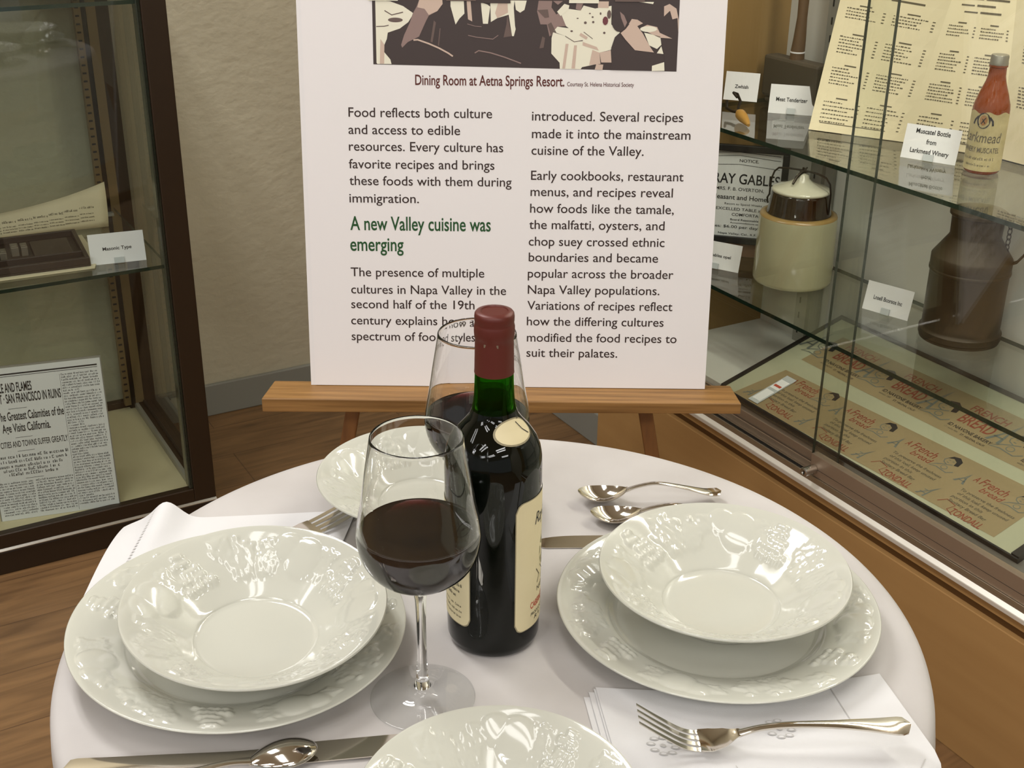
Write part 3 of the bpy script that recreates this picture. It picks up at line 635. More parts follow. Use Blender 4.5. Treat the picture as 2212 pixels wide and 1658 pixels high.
m = M(); m.add([(-.05, .118, 1.36), (.05, .118, 1.36), (.05, .145, 1.36), (-.05, .145, 1.36), (-.03, .135, 1.5), (.03, .135, 1.5), (.03, .18, 1.5), (-.03, .18, 1.5)], [(0, 3, 2, 1), (4, 5, 6, 7), (0, 1, 5, 4), (1, 2, 6, 5), (2, 3, 7, 6), (3, 0, 4, 7)], M_wood); m.build('head_block', ez, bevel=.002)

sg = thing('sign_board', 'tall white foam board sign with a photograph and two columns of text on easel', 'sign', (BX, BY, BZ), rot=(LEAN, 0, 0))
m = M(); m.box(-.308, .296, .0006, .0056, 0, .93, M_board); m.build('foam_board', sg)
m = M(); m.box(-.301, .301, -.0004, .0004, .0005, .925, M_sheet); sheet = m.build('printed_sheet', sg)
TXT = [("Food reflects both culture", -238.2, -30.2, 408.1), ("and access to edible", -238.9, -76.6, 383.6), ("resources. Every culture has", -238.9, -13.7, 359.6), ("favorite recipes and brings", -239.7, -26.4, 334.0), ("these foods with them during", -239.7, -1.0, 309.6), ("immigration.", -240.4, -137.7, 283.8)]
TXT2 = [("The presence of multiple", -241.5, -40.7, 172.6), ("cultures in Napa Valley in the", -241.6, -7.7, 146.1), ("second half of the 19th", -242.2, -55.3, 123.2), ("century explains how a", -243.0, -56.0, 97.8), ("spectrum of food styles.", -243.0, -50.3, 72.8)]
TXT3 = [("introduced. Several recipes", 27.5, 246.4, 405.6), ("made it into the mainstream", 27.9, 258.5, 380.5), ("cuisine of the Valley.", 27.6, 191.4, 356.5)]
TXT4 = [("Early cookbooks, restaurant", 27.5, 251.5, 320.0), ("menus, and recipes reveal", 27.1, 237.0, 296.2), ("how foods like the tamale,", 26.8, 239.6, 271.5), ("the malfatti, oysters, and", 25.8, 227.0, 247.2), ("chop suey crossed ethnic", 25.5, 228.2, 222.1), ("boundaries and became", 25.8, 219.6, 198.2), ("popular across the broader", 24.8, 243.7, 173.4), ("Napa Valley populations.", 25.1, 223.9, 148.4), ("Variations of recipes reflect", 24.8, 244.7, 123.9), ("how the differing cultures", 24.4, 232.5, 99.2), ("modified the food recipes to", 24.8, 253.5, 73.6), ("suit their palates.", 24.4, 163.7, 49.4)]
def tblock(name, rows, cap, mat, bold=.004, label=None, lift=.0007):
    m = M()
    for b, x0, x1, y in rows: m.text(b, x0 / 1000, x1 / 1000, y / 1000, cap, mat, bold, 0, lift)
    o = m.build(name, sheet)
    if label: o['label'] = label
    return o
for t in (TXT, TXT2, TXT3, TXT4): tblock('paragraph', t, .0142, M_ink)
tblock('heading', [("A new Valley cuisine was", -240.2, -31.4, 242.9), ("emerging", -241.1, -161.5, 211.6)], .0215, M_ink_green, .012, 'bold green heading')
tblock('photo_caption', [("Dining Room at Aetna Springs Resort.", -141.0, 73.4, 454.2)], .0150, M_ink_red, .012, 'dark red caption line')
tblock('photo_credit', [("Courtesy St. Helena Historical Society", 77.4, 173.3, 454.6)], .0062, M_ink_red, .004, 'small credit line')
C_dk = pm('photo_dark', (64, 52, 50), .45); C_cr = pm('photo_cream', (236, 232, 212), .45); C_mv = pm('photo_mauve', (146, 122, 116), .45); C_pk = pm('photo_pink', (206, 182, 166), .45); C_md = pm('photo_mid', (104, 86, 80), .45); C_rd = pm('photo_red', (112, 56, 62), .45)
def za(x, y): return ((800 + x / 6.506 - 1103.5) * .6565 / 1000, (571.5 - .631 * y / 6.506) / 1000)
def zb(x, y): return ((1130 + x / 6.506 - 1103.5) * .6565 / 1000, (571.5 - .631 * y / 6.506) / 1000)
m = M()
m.poly([(-.2005, .4822), (.2335, .4765), (.2335, .84), (-.2005, .84)], C_dk, .0006)
def A(p, c, l=1): m.poly([za(*q) for q in p], c, .0006 + .00015 * l)
def B(p, c, l=1): m.poly([(min(.2332, zb(*q)[0]), max(zb(*q)[1], .4822 - .0057 * (zb(*q)[0] + .2005) / .434)) for q in p], c, .0006 + .00015 * l)
A([(33, 20), (120, 15), (240, 30), (420, 95), (530, 170), (558, 190), (540, 240), (490, 320), (370, 410), (200, 470), (185, 560), (150, 640), (140, 740), (230, 850), (245, 915), (45, 915), (33, 900)], C_cr)
A([(95, 560), (150, 640), (140, 910), (80, 910)], C_pk, 2); m.ell(*za(310, 290), .0105, .0032, C_md, .0009); m.ell(*za(330, 310), .015, .005, C_cr, .0008)
m.line([za(160, 160), za(260, 220), za(420, 180)], .0014, C_md, .0009); m.line([za(40, 385), za(150, 380), za(215, 365)], .0012, C_md, .0009)
A([(650, 0), (970, 0), (975, 60), (900, 160), (780, 225), (740, 300), (640, 520), (560, 560), (480, 600), (400, 680), (385, 640), (430, 500), (510, 330), (560, 190), (610, 100)], C_mv)
A([(650, 0), (970, 0), (975, 60), (900, 160), (780, 215), (720, 130), (620, 110)], C_pk, 2)
A([(850, 290), (880, 320), (830, 600), (800, 590)], C_md); A([(930, 400), (945, 400), (920, 650), (905, 640)], C_md)
m.line([za(560, 570), za(620, 565), za(780, 620), za(920, 680), za(1050, 750), za(1115, 795)], .0022, C_pk, .0009)
m.line([za(1425, 745), za(1480, 710), za(1650, 740), za(1850, 800), za(2080, 885)], .0016, C_mv, .0009)
m.line([za(1330, 495), za(1450, 520), za(1680, 545), za(1755, 490)], .001, C_mv, .0009); m.line([za(1320, 335), za(1430, 365), za(1520, 372)], .0008, C_mv, .0009)
A([(1085, 0), (1270, 0), (1280, 190), (1210, 260), (1155, 345), (1110, 180), (1085, 90)], C_cr); A([(1310, 0), (1365, 0), (1390, 300), (1330, 270), (1320, 150)], C_pk)
A([(1510, 30), (1600, 60), (1640, 90), (1610, 330), (1540, 330), (1520, 150)], C_cr); A([(1640, 0), (1980, 0), (1970, 100), (1990, 350), (2000, 400), (1975, 500), (1950, 500), (1900, 200), (1740, 250), (1650, 305)], C_cr)
A([(1760, 0), (1880, 0), (1890, 170), (1740, 250), (1710, 180)], C_pk, 2); A([(1880, 200), (1950, 500), (1830, 520), (1870, 330)], C_md, 2); A([(1980, 0), (2150, 0), (2120, 130), (2060, 170), (2000, 130)], C_cr)
B([(170, 0), (360, 0), (350, 90), (420, 190), (500, 130), (600, 260), (560, 350), (450, 360), (390, 440), (330, 500), (290, 330), (200, 330), (150, 150)], C_mv)
B([(150, 130), (300, 120), (320, 230), (260, 240)], C_md, 2); B([(430, 150), (530, 40), (600, 60), (590, 120), (480, 210)], C_cr, 3); B([(300, 330), (350, 300), (450, 490), (400, 560), (350, 480)], C_md, 2)
B([(460, 120), (600, 110), (760, 130), (800, 60), (960, 100), (1190, 60), (1195, 320), (1320, 430), (1250, 520), (1200, 680), (1040, 720), (980, 650), (800, 600), (800, 550), (680, 570), (550, 490), (380, 430), (440, 360), (600, 380), (560, 350)], C_cr, 2)
B([(380, 440), (550, 490), (680, 570), (800, 560), (1000, 640), (1040, 720), (1060, 880), (980, 890), (800, 930), (780, 960), (485, 960), (480, 870), (360, 740), (360, 520)], C_cr, 3)
for p in ([(560, 600), (600, 600), (560, 950), (520, 950)], [(680, 620), (720, 620), (700, 950), (650, 950)], [(940, 680), (1040, 720), (1060, 880), (900, 900)], [(1040, 720), (1200, 685), (1215, 860), (1070, 860)], [(1000, 885), (1100, 890), (1090, 965), (980, 965)], [(800, 570), (1000, 640), (1030, 690), (800, 620)]): B(p, C_pk, 4)
B([(1250, 500), (1300, 450), (1400, 560), (1550, 690), (1850, 720), (1945, 735), (1960, 850), (1800, 900), (1780, 970), (1200, 970), (1220, 860), (1205, 650)], C_dk, 5)
B([(1330, 440), (1400, 380), (1450, 310), (1560, 340), (1640, 440), (1760, 640), (1810, 710), (1540, 680), (1400, 530)], C_pk, 6)
B([(1660, 430), (1890, 480), (1910, 600), (1850, 660), (1740, 610)], C_cr, 5); B([(1850, 720), (1910, 620), (1945, 730)], C_cr, 6); m.ell(*zb(1310, 270), .0112, .0148, C_dk, .0016); B([(1310, 140), (1370, 190), (1415, 290), (1385, 360), (1330, 230)], C_mv, 7)
B([(1480, 240), (1560, 250), (1640, 300), (1560, 340), (1440, 310)], C_pk, 5); B([(1700, 320), (1840, 350), (1880, 430), (2060, 510), (1880, 500), (1700, 420), (1600, 370)], C_pk, 5); m.ell(*zb(1720, 380), .012, .004, C_cr, .0015)
B([(2000, 25), (2100, 90), (2190, 250), (2160, 420), (2120, 220), (2050, 240), (2010, 120), (1930, 200), (1925, 60)], C_pk, 2); B([(1790, 900), (1960, 845), (1970, 970), (1790, 975)], C_cr, 6)
B([(370, 0), (510, 0), (440, 55)], C_mv, 3); B([(700, 20), (800, 10), (760, 130), (690, 110)], C_mv, 3); B([(1000, 0), (1150, 0), (1150, 90), (1000, 90)], C_pk, 3); B([(1560, 0), (1780, 0), (1770, 30)], C_cr, 2); B([(230, 500), (270, 520), (250, 660), (190, 670)], C_md, 2)
m.ell(*zb(1110, 270), .004, .006, C_rd, .0013, 9); m.ell(*zb(1160, 180), .003, .006, C_md, .0013, 9)
for x, y in ((830, 300), (930, 220), (940, 290), (640, 420), (1100, 440), (720, 240), (890, 170), (1040, 170)): m.ell(*zb(x, y), .0024 * random.uniform(.5, 1), .0012 * random.uniform(.5, 1.6), C_md, .0011, 7)
m.line([zb(550, 490), zb(680, 570), zb(800, 550)], .0009, C_md, .0013); m.line([zb(760, 460), zb(860, 520)], .004, C_pk, .0011); m.line([zb(810, 430), zb(940, 525)], .0008, C_md, .0012)
rq = random.Random(11)
for row, (yy, sc_) in enumerate(((.600, 1.0), (.655, .8), (.70, .62), (.735, .5))):          # seated diners and tables further up the photograph
    x = -.185 + .02 * row
    while x < .215:
        w = .034 * sc_; y0 = yy + rq.uniform(-.006, .006); body = rq.choice((C_dk, C_md, C_mv, C_cr)); lf = .0006 + .00015 * (8 - 2 * row)
        m.poly([(x - w * .62, y0 - .03 * sc_), (x + w * .62, y0 - .03 * sc_), (x + w * .55, y0 + .012 * sc_), (x + w * .2, y0 + .024 * sc_), (x - w * .2, y0 + .024 * sc_), (x - w * .55, y0 + .012 * sc_)], body, lf)
        m.ell(x, y0 + .034 * sc_, w * .26, w * .34, C_pk, lf + .0001, 14); m.poly([(x - w * .27, y0 + .034 * sc_), (x + w * .27, y0 + .034 * sc_), (x + w * .2, y0 + .048 * sc_), (x - w * .2, y0 + .048 * sc_)], C_dk, lf + .0002)
        x += w * rq.uniform(1.35, 2.2)
    if row < 3: m.poly([(-.15 + .1 * row, yy + .028), (-.06 + .1 * row, yy + .024), (-.05 + .1 * row, yy + .036), (-.13 + .1 * row, yy + .040)], C_cr, .00075)
for x in (-.17, -.07, .03, .13): m.rect(x, x + .06, .775, .83, C_mv, .0007); m.rect(x + .004, x + .028, .779, .826, C_cr, .0008); m.rect(x + .032, x + .056, .779, .826, C_cr, .0008)
m.build('photograph', sheet)['label'] = 'sepia photograph of people dining at round tables'

# ------------------------------------------------------------------ table, cloth
TX, TY, TRAD, TZ = -.0120, .867, .352, .743
tb = thing('dining_table', 'small round dining table hidden under the white tablecloth', 'table', (TX, TY, 0))
m = M(); m.lathe([(0, .716), (TRAD - .012, .716), (TRAD - .006, .719), (TRAD - .003, .727), (TRAD - .006, .7395), (TRAD - .012, .741), (0, .741)], M_wood_d, 72); m.build('tabletop', tb, smooth=True)
m = M(); m.lathe([(0, .03), (.05, .03), (.04, .06), (.03, .12), (.028, .6), (.05, .70), (.09, .716), (0, .716)], M_wood_d, 32); m.build('pedestal', tb, smooth=True)
m = M(); m.lathe([(0, 0), (.22, 0), (.22, .015), (.1, .03), (0, .03)], M_wood_d, 48); m.build('foot', tb, smooth=True)
NA = 240; m = M(); rings = []; vv = [(0, 0, TZ)]; ff = []
rr = [(.06, 0), (.12, 0), (.18, 0), (.24, 0), (.29, 0), (.325, 0), (.342, .0002), (.349, .0015), (.3535, .005), (.3555, .011), (.3565, .02)] + [(.3565, .02 + .028 * k) for k in range(1, 11)]
for r_, dz in rr:
    ring = []
    for k in range(NA):
        a = 2 * pi * k / NA; q = max(0, dz - .012) / .28
        fold = (sin(9 * a + 1.0) + .5 * sin(17 * a + 2.2) + .35 * sin(5 * a)) * .012 * q ** .8 + (.016 + .034 * cos(a + .4)) * q
        rad = r_ + fold; ring.append(len(vv)); vv.append((rad * cos(a), rad * sin(a), TZ - dz))
    rings.append(ring)
for k in range(NA): ff.append((0, rings[0][k], rings[0][(k + 1) % NA]))
for a, b in zip(rings, rings[1:]):
    for k in range(NA): j = (k + 1) % NA; ff.append((a[k], b[k], b[j], a[j]))
m.add(vv, ff, M_cloth); o = m.build('tablecloth', smooth=True, ang=80); o.location = (TX, TY, 0); tag(o, 'white cloth covering the round table and hanging over its edge', 'tablecloth')

# ------------------------------------------------------------------ plates and bowls with moulded fruit
def catmull(p, n):
    p = np.array(p, float); q = np.vstack([2 * p[0] - p[1], p, 2 * p[-1] - p[-2]]); out = []
    seg = len(p) - 1; per = max(2, n // seg)
    for i in range(seg):
        a, b, c, d = q[i:i + 4]
        for t in np.linspace(0, 1, per, endpoint=False):
            out.append(.5 * ((2 * b) + (-a + c) * t + (2 * a - 5 * b + 4 * c - d) * t * t + (-a + 3 * b - 3 * c + d) * t ** 3))
    out.append(p[-1]); return np.array(out)
def fruit_relief(X, Y, rm, wd, seed):
    """height added on the rim band: grape clusters, apples and leaves"""
    rng = random.Random(seed); H = np.zeros_like(X)
    def dome(x, y, r, h):
        d2 = ((X - x) ** 2 + (Y - y) ** 2) / (r * r); np.maximum(H, np.where(d2 < 1, h * np.sqrt(np.clip(1 - d2, 0, 1)), 0), out=H)
    def leaf(x, y, ang, L, w, h):
        u = (X - x) * cos(ang) + (Y - y) * sin(ang); v = -(X - x) * sin(ang) + (Y - y) * cos(ang); s = np.clip(u / L, 0, 1)
        half = w * np.sin(pi * s ** .8) * (1 + .22 * np.sin(s * 22)); ins = (np.abs(v) < half) & (u > 0) & (u < L)
        hh = h * (.55 + .45 * np.cos(np.clip(v / np.maximum(half, 1e-6), -1, 1) * pi / 2)) - h * .45 * (np.abs(v) < .0007) - h * .25 * (np.abs(np.sin((u - np.abs(v) * .9) * 900)) < .25)
        np.maximum(H, np.where(ins, hh, 0), out=H)
    n = 11
    for k in range(n):
        a = 2 * pi * k / n + rng.uniform(-.08, .08); kind = k % 3
        rad = (cos(a), sin(a)); tg = (-sin(a), cos(a))
        def at(u, v): return (rad[0] * (rm + v) + tg[0] * u, rad[1] * (rm + v) + tg[1] * u)
        if kind == 0:
            for row in range(5):
                for c in range(5 - row // 2):
                    x, y = at((c - 2 + .5 * (row % 2)) * .0056 * (1 - .12 * row) + row * .002, (row - 2) * wd * .17); dome(x + rng.uniform(-.0008, .0008), y + rng.uniform(-.0008, .0008), .0036 + rng.uniform(-.0006, .0004), .0024)
            x, y = at(-.02, 0); leaf(x, y, a + pi / 2 + pi + .4, .026, .009, .0014)
        elif kind == 1:
            x, y = at(0, 0); dome(x, y, wd * .42, .0030); x, y = at(.016, wd * .12); dome(x, y, wd * .3, .0024)
            for da in (.3, -.5): x, y = at(-.008, 0); leaf(x, y, a + pi / 2 + pi + da, .024, .008, .0014)
            x, y = at(.02, -.004); leaf(x, y, a + pi / 2 - .4, .02, .007, .0014)
        else:
            for da, L in ((.0, .03), (.7, .022), (-.7, .022), (pi, .026), (pi - .6, .02)): x, y = at(0, -wd * .1); leaf(x, y, a + pi / 2 + da, L, .0085, .0015)
            for q in range(6): x, y = at(rng.uniform(-.02, .02), rng.uniform(-.35, .35) * wd); dome(x, y, .0028, .0018)
    return H
def dish_mesh(name, top, bot, band, seed, NAng=400):
    t = catmull(top, 84); b = catmull(bot, 24)
    th = np.arange(NAng) * 2 * pi / NAng
    R2 = t[1:, 0][:, None]; Z2 = t[1:, 1][:, None]
    X = R2 * np.cos(th); Y = R2 * np.sin(th); rm = (band[0] + band[1]) / 2; wd = band[1] - band[0]
    edge = np.clip(np.minimum(R2 - band[0], band[1] - R2) / (wd * .12), 0, 1)
    Z = Z2 + fruit_relief(X, Y, rm, wd, seed) * edge
    m = M(); v = [(0, 0, t[0, 1])]; nr = len(t) - 1
    v += [tuple(q) for q in np.stack([X, Y, Z], -1).reshape(-1, 3)]
    bR = b[:, 0][:, None]; bZ = b[:, 1][:, None] + 0 * th
    v += [tuple(q) for q in np.stack([bR * np.cos(th), bR * np.sin(th), bZ], -1).reshape(-1, 3)]
    v.append((0, 0, b[-1, 1])); F = []
    tot = nr + len(b)
    for k in range(NAng): F.append((0, 1 + k, 1 + (k + 1) % NAng))
    for i in range(tot - 1):
        o0 = 1 + i * NAng; o1 = o0 + NAng
        for k in range(NAng): j = (k + 1) % NAng; F.append((o0 + k, o1 + k, o1 + j, o0 + j))
    last = 1 + (tot - 1) * NAng; c = len(v) - 1
    for k in range(NAng): F.append((last + (k + 1) % NAng, last + k, c))
    m.add(v, F, M_porc); return m
bowl_top = [(0, .0065), (.030, .0065), (.043, .0072), (.0475, .0085), (.050, .0108), (.058, .0165), (.072, .0265), (.086, .0355), (.096, .0418), (.1005, .0442), (.1022, .0448)]
bowl_bot = [(.1028, .0440), (.1024, .0428), (.098, .0392), (.080, .0270), (.062, .0140), (.050, .0055), (.0475, .0025), (.0465, .0004), (.0450, .0), (.0435, .0004), (.0430, .0022), (.03, .0025)]
plate_top = [(0, .0048), (.05, .0048), (.078, .0050), (.084, .0058), (.0885, .0085), (.093, .0118), (.105, .0160), (.120, .0200), (.129, .0222), (.1330, .0228)]
plate_bot = [(.1338, .0222), (.1334, .0210), (.128, .0186), (.110, .0130), (.095, .0078), (.085, .0028), (.080, .0016), (.0765, .0002), (.075, .0), (.0735, .0003), (.072, .0016), (.05, .0018)]
bowl0 = dish_mesh('bowl', bowl_top, bowl_bot, (.060, .0985), 3).build('soup_bowl', smooth=True, ang=70)
plate0 = dish_mesh('plate', plate_top, plate_bot, (.094, .1305), 5).build('dinner_plate', smooth=True, ang=70)
def put(o0, first, loc, rx, ry, rz, label, cat, group, sc=1.0):
    o = o0 if first else o0.copy()
    if not first: COL.objects.link(o)
    o.rotation_mode = 'XYZ'; o.matrix_world = Matrix.Translation(loc) @ Matrix.Rotation(radians(ry), 4, 'Y') @ Matrix.Rotation(radians(rx), 4, 'X') @ Matrix.Rotation(radians(rz), 4, 'Z') @ Matrix.Scale(sc, 4)
    return tag(o, label, cat, group)
put(plate0, True, (.1733, .8748, TZ + .0006), 0, 0, 20, 'white dinner plate under the soup bowl at the right, moulded fruit rim', 'plate', 'white dinner plates')
put(plate0, False, (-.2187, .8335, TZ + .0050), 1.0, 2.2, 75, 'white dinner plate under the soup bowl at the left, near napkin', 'plate', 'white dinner plates')
put(bowl0, True, (.1790, .8835, TZ + .0056), 0, 0, 205, 'white soup bowl stacked on the right hand dinner plate', 'bowl', 'white soup bowls', 1.017)
put(bowl0, False, (-.2025, .8215, TZ + .0108), 3.0, 2.4, 40, 'white soup bowl stacked on the left hand dinner plate', 'bowl', 'white soup bowls', 1.01)
put(bowl0, False, (-.0855, 1.0530, TZ + .0006), 0, 0, 120, 'white soup bowl at the far side behind the wine glasses', 'bowl', 'white soup bowls', .98)
put(bowl0, False, (-.0057, .6185, TZ + .0006), 0, 0, 310, 'white soup bowl at the near edge, cut by the bottom of the photo', 'bowl', 'white soup bowls', .92)

# ------------------------------------------------------------------ wine bottle
BC = (-.0135, .857, TZ + .0005)
wb = thing('wine_bottle', 'full red wine bottle with oxblood capsule and cream labels at table centre', 'wine bottle', BC)
bp_ = [(0, .004), (.028, .001), (.033, 0), (.0362, .002), (.0378, .008), (.0380, .02), (.0380, .1), (.0380, .160), (.0376, .168), (.0362, .1755), (.0330, .1835), (.0282, .1905), (.0230, .1965), (.0188, .2025), (.0170, .2075)]
m = M(); m.lathe(bp_, M_bottle, 96); m.build('bottle_body', wb, smooth=True, ang=60)
m = M(); m.lathe([(.0170, .2075), (.0160, .2125), (.0154, .219), (.0149, .230), (.0146, .245), (.0122, .245), (.0126, .222), (.0138, .2075)], M_bneck, 64); m.build('glass_neck', wb, smooth=True, ang=60)['label'] = 'translucent green neck'
m = M(); m.lathe([(0, .207), (.0136, .2076), (.0128, .214), (.0126, .2185), (0, .2185)], M_bwine, 48); m.build('wine', wb, smooth=True)
m = M(); m.lathe([(.0152, .2375), (.0150, .240), (.0146, .262), (.0144, .2640), (.0150, .2665), (.0153, .270), (.0153, .2745), (.0149, .2765), (.0146, .2775), (.0149, .2790), (.0150, .2825), (.0147, .2848), (.0138, .2860), (.0104, .2866), (.0100, .2858), (0, .2858)], M_caps, 72)
rg = random.Random(2)
m.build('capsule', wb, smooth=True, ang=50)['label'] = 'oxblood red foil capsule'
m = M(wrapf(.0146, radians(-90 - 15))); m.rect(-.004, .007, .262, .2645, pm('foil_scuff', (132, 118, 100), .4, .4), .0003); m.build('foil_mark', wb)
def blab(name, a0deg, wdt, z0, z1, label, draw, rc=.008):
    m = M(wrapf(.0383, radians(a0deg))); n = 36; h = z1 - z0
    def shape(inset, mat, lift):
        xs = np.linspace(inset, wdt - inset, n)
        def yb(x):
            d = min(x - inset, wdt - inset - x)
            return rc - sqrt(max(0, rc * rc - (rc - min(d, rc)) ** 2)) if d < rc else 0
        for a, b in zip(xs, xs[1:]):
            m.poly([(a, z0 + inset + yb(a)), (b, z0 + inset + yb(b)), (b, z1 - inset - yb(b)), (a, z1 - inset - yb(a))], mat, lift)
    shape(0, M_label_edge, 0); shape(.0008, M_label, .0001); draw(m); o = m.build(name, wb, smooth=True); o['label'] = label; return o
def front_draw(m):
    m.text('Raymond', .021, .066, .116, .011, M_blk, .0, .35, .0003)
    for i in range(9):
        a = i * .7; m.poly([(.042 + .012 * cos(a), .086 + .016 * sin(a)), (.042 + .012 * cos(a + .5), .086 + .016 * sin(a + .5)), (.042 + .003 * cos(a + .2), .086 + .003 * sin(a + .2))], pm('leaf_sage', (150, 144, 104), .6), .0003)
    for k in range(4): m.line([(.024 + k * .008, .074), (.030 + k * .01, .066), (.026 + k * .009, .060)], .0009, M_grey_ink, .0004)
    m.text('NAPA VALLEY', .026, .066, .052, .005, M_grey_ink, .0, 0, .0003); m.text('CABERNET SAUVIGNON', .0165, .070, .0395, .0062, M_red, .015, 0, .0003); m.text('PRODUCED AND BOTTLED BY', .017, .069, .0325, .0030, M_blk, .0, .2, .0003); m.text('R.V.', .022, .034, .0275, .0036, M_blk, .0, .3, .0003)
blab('front_label', -90 + 27, .086, .0215, .141, 'cream front label with red grape name', front_draw)
def back_draw(m):
    m.text('Raymond', .014, .050, .112, .009, M_blk, .0, .3, .0003); m.line([(.03, .108), (.052, .105)], .0012, M_blk, .0004)
    for k in range(9): m.micro(.012, .058 - (k % 3) * .004, .096 - k * .0055, .0028, M_blk, .0003)
    for k in range(3): m.micro(.018, .056, .044 - k * .005, .0022, M_grey_ink, .0003)
blab('back_label', -90 - 27 - 97, .0645, .027, .133, 'cream back label with small print', back_draw)
# neck label lying on the shoulder curve
prof = np.array(bp_)
def shoulder(x, y, l):
    zz = .1865 + y; r_ = np.interp(zz, prof[:, 1], prof[:, 0]) + .0006 + l; a = radians(-90 + 42) + x / .022; return (r_ * cos(a), r_ * sin(a), zz + l * .6)
m = M(shoulder)
def ellfan(rx, ry, mat, lift):
    N = 32; K = 6; vv = [shoulder(0, .0095, lift)]; ff = []
    for k in range(1, K + 1):
        for i in range(N): vv.append(shoulder(rx * k / K * cos(2 * pi * i / N), .0095 + ry * k / K * sin(2 * pi * i / N), lift))
    for i in range(N): ff.append((0, 1 + i, 1 + (i + 1) % N))
    for k in range(K - 1):
        for i in range(N): j = (i + 1) % N; ff.append((1 + k * N + i, 1 + (k + 1) * N + i, 1 + (k + 1) * N + j, 1 + k * N + j))
    m.add(vv, ff, mat)
ellfan(.0165, .0088, M_label_edge, 0); ellfan(.0150, .0077, M_label, .0002); m.line([(.004, .015), (.007, .009), (.010, .005)], .0007, M_blk, .0005); m.line([(.007, .0165), (.009, .0165)], .001, M_grey_ink, .0005)
o = m.build('neck_label', wb, smooth=True); o['label'] = 'small oval cream vintage label'

# ------------------------------------------------------------------ wine glasses
outer = [(.0, .0004), (.036, .0), (.0398, .0006), (.0402, .0013), (.0395, .0019), (.030, .0030), (.018, .0052), (.010, .0088), (.0066, .0125), (.0050, .018), (.0042, .028), (.0038, .045), (.0037, .065), (.0039, .082), (.0047, .0935), (.0075, .1012), (.0135, .1058), (.0255, .1112), (.0345, .1182), (.0405, .1265), (.0438, .1360), (.0452, .1460), (.0448, .1530), (.0436, .1610), (.0412, .1735), (.0380, .1950), (.0345, .2160), (.0330, .2256)]
inner = [(.0326, .2262), (.0322, .2256), (.0337, .2160), (.0372, .1950), (.0404, .1735), (.0427, .1610), (.0438, .1530), (.0442, .1460), (.0428, .1363), (.0396, .1273), (.0338, .1194), (.0250, .1126), (.0130, .1075), (.006, .1052), (0, .1048)]
def smooth_prof(p, n): return [tuple(q) for q in catmull(p, n)]
wine_level = .1515
def wine_glass(loc, label):
    g = thing('wine_glass', label, 'wine glass', loc, 0, 'stemmed glasses of red wine')
    so = smooth_prof(outer, 110); cut = [q for q in so if q[1] > .0124 and q[0] < .034 or q[1] > .05]
    m = M(); m.lathe([(0, .0123)] + cut + smooth_prof(inner, 60), M_glass, 96); m.build('bowl_and_stem', g, smooth=True, ang=60)
    m = M(); m.lathe([q for q in so if q[1] <= .0124] + [(.0066, .0126), (0, .0126)], M_foot, 96); m.build('foot', g, smooth=True, ang=60)
    ip = np.array(smooth_prof(inner, 60)); ip = ip[ip[:, 1] < wine_level][::-1]
    lo = [(max(0, r_ + .00025 if r_ > .001 else 0), z - .00015) for r_, z in ip]
    rtop = np.interp(wine_level, np.array(inner)[::-1][:, 1], np.array(inner)[::-1][:, 0]) + .00025
    m = M(); m.lathe(lo + [(rtop, wine_level), (rtop - .0012, wine_level - .0004), (rtop - .003, wine_level - .0005), (0, wine_level - .0005)], M_wine, 96); m.build('wine', g, smooth=True, ang=60)['label'] = 'dark red wine'
    return g
g = wine_glass((-.0660, .771, TZ + .0004), 'large stemmed glass of red wine standing in front of the wine bottle')
c = copy_tree(g); c.location = (-.0296, .9625, TZ + .0004); c['label'] = 'stemmed glass of red wine standing behind the wine bottle'

# ------------------------------------------------------------------ napkins
def grid_mesh(name, fn, nu, nv, mat, thick):
    m = M(); vv = [fn(i / nu, j / nv) for i in range(nu + 1) for j in range(nv + 1)]; ff = []
    for i in range(nu):
        for j in range(nv): a = i * (nv + 1) + j; ff.append((a, a + nv + 1, a + nv + 2, a + 1))
    m.add(vv, ff, mat); return m
def drape(x, y, z0, rb=.012):
    dx, dy = x - TX, y - TY; d = sqrt(dx * dx + dy * dy); e = d - (TRAD + .003)
    if e <= 0: return (x, y, z0)
    a = min(e / rb, pi / 2); out = rb * sin(a); drop = rb * (1 - cos(a)) + max(0, e - rb * pi / 2)
    r_ = TRAD + .003 + out + .05 * max(0, drop - .012); return (TX + dx / d * r_, TY + dy / d * r_, z0 - drop)
nl = thing('napkin', 'white cloth napkin under the left plate, its end hanging over the table edge', 'napkin', (0, 0, 0), 0, 'white table napkins')
def left_nap(k):
    off = .0008 + .0013 * k
    def fn(u, v):
        bx, by = -.150 + u * -.222, 1.051 - u * .026; fx, fy = -.160 + u * -.208, .955 - u * .055
        x = bx + (fx - bx) * v; y = by + (fy - by) * v
        rg = math.exp(-((u - .80 - .04 * v) / .07) ** 2) * .017 * max(0, 1 - v * 1.3) + .006 * max(0, u - .7) / .3 * (1 - v)
        q = drape(x, y, TZ + off, .06); return (q[0], q[1], q[2] + rg * (1 if k else .6))
    return fn
m = grid_mesh('n', left_nap(0), 60, 20, M_napkin, 0); o = m.build('lower_fold', nl, smooth=True, ang=80)
m = grid_mesh('n', left_nap(1), 60, 20, M_napkin, 0); f1 = left_nap(1)
for i in range(26):
    v = .05 + i * .034; a = Vector(f1(.845 + .06 * v, v)); b = Vector(f1(.850 + .06 * v, v + .014)); d_ = Vector((.002, 0, .0008))
    m.add([a + d_ * .0 + Vector((0, 0, .0006)), a + d_ + Vector((0, 0, .0006)), b + d_ + Vector((0, 0, .0006)), b + Vector((0, 0, .0006))], [(0, 1, 2, 3)], M_embroid)
o = m.build('upper_fold', nl, smooth=True, ang=80)
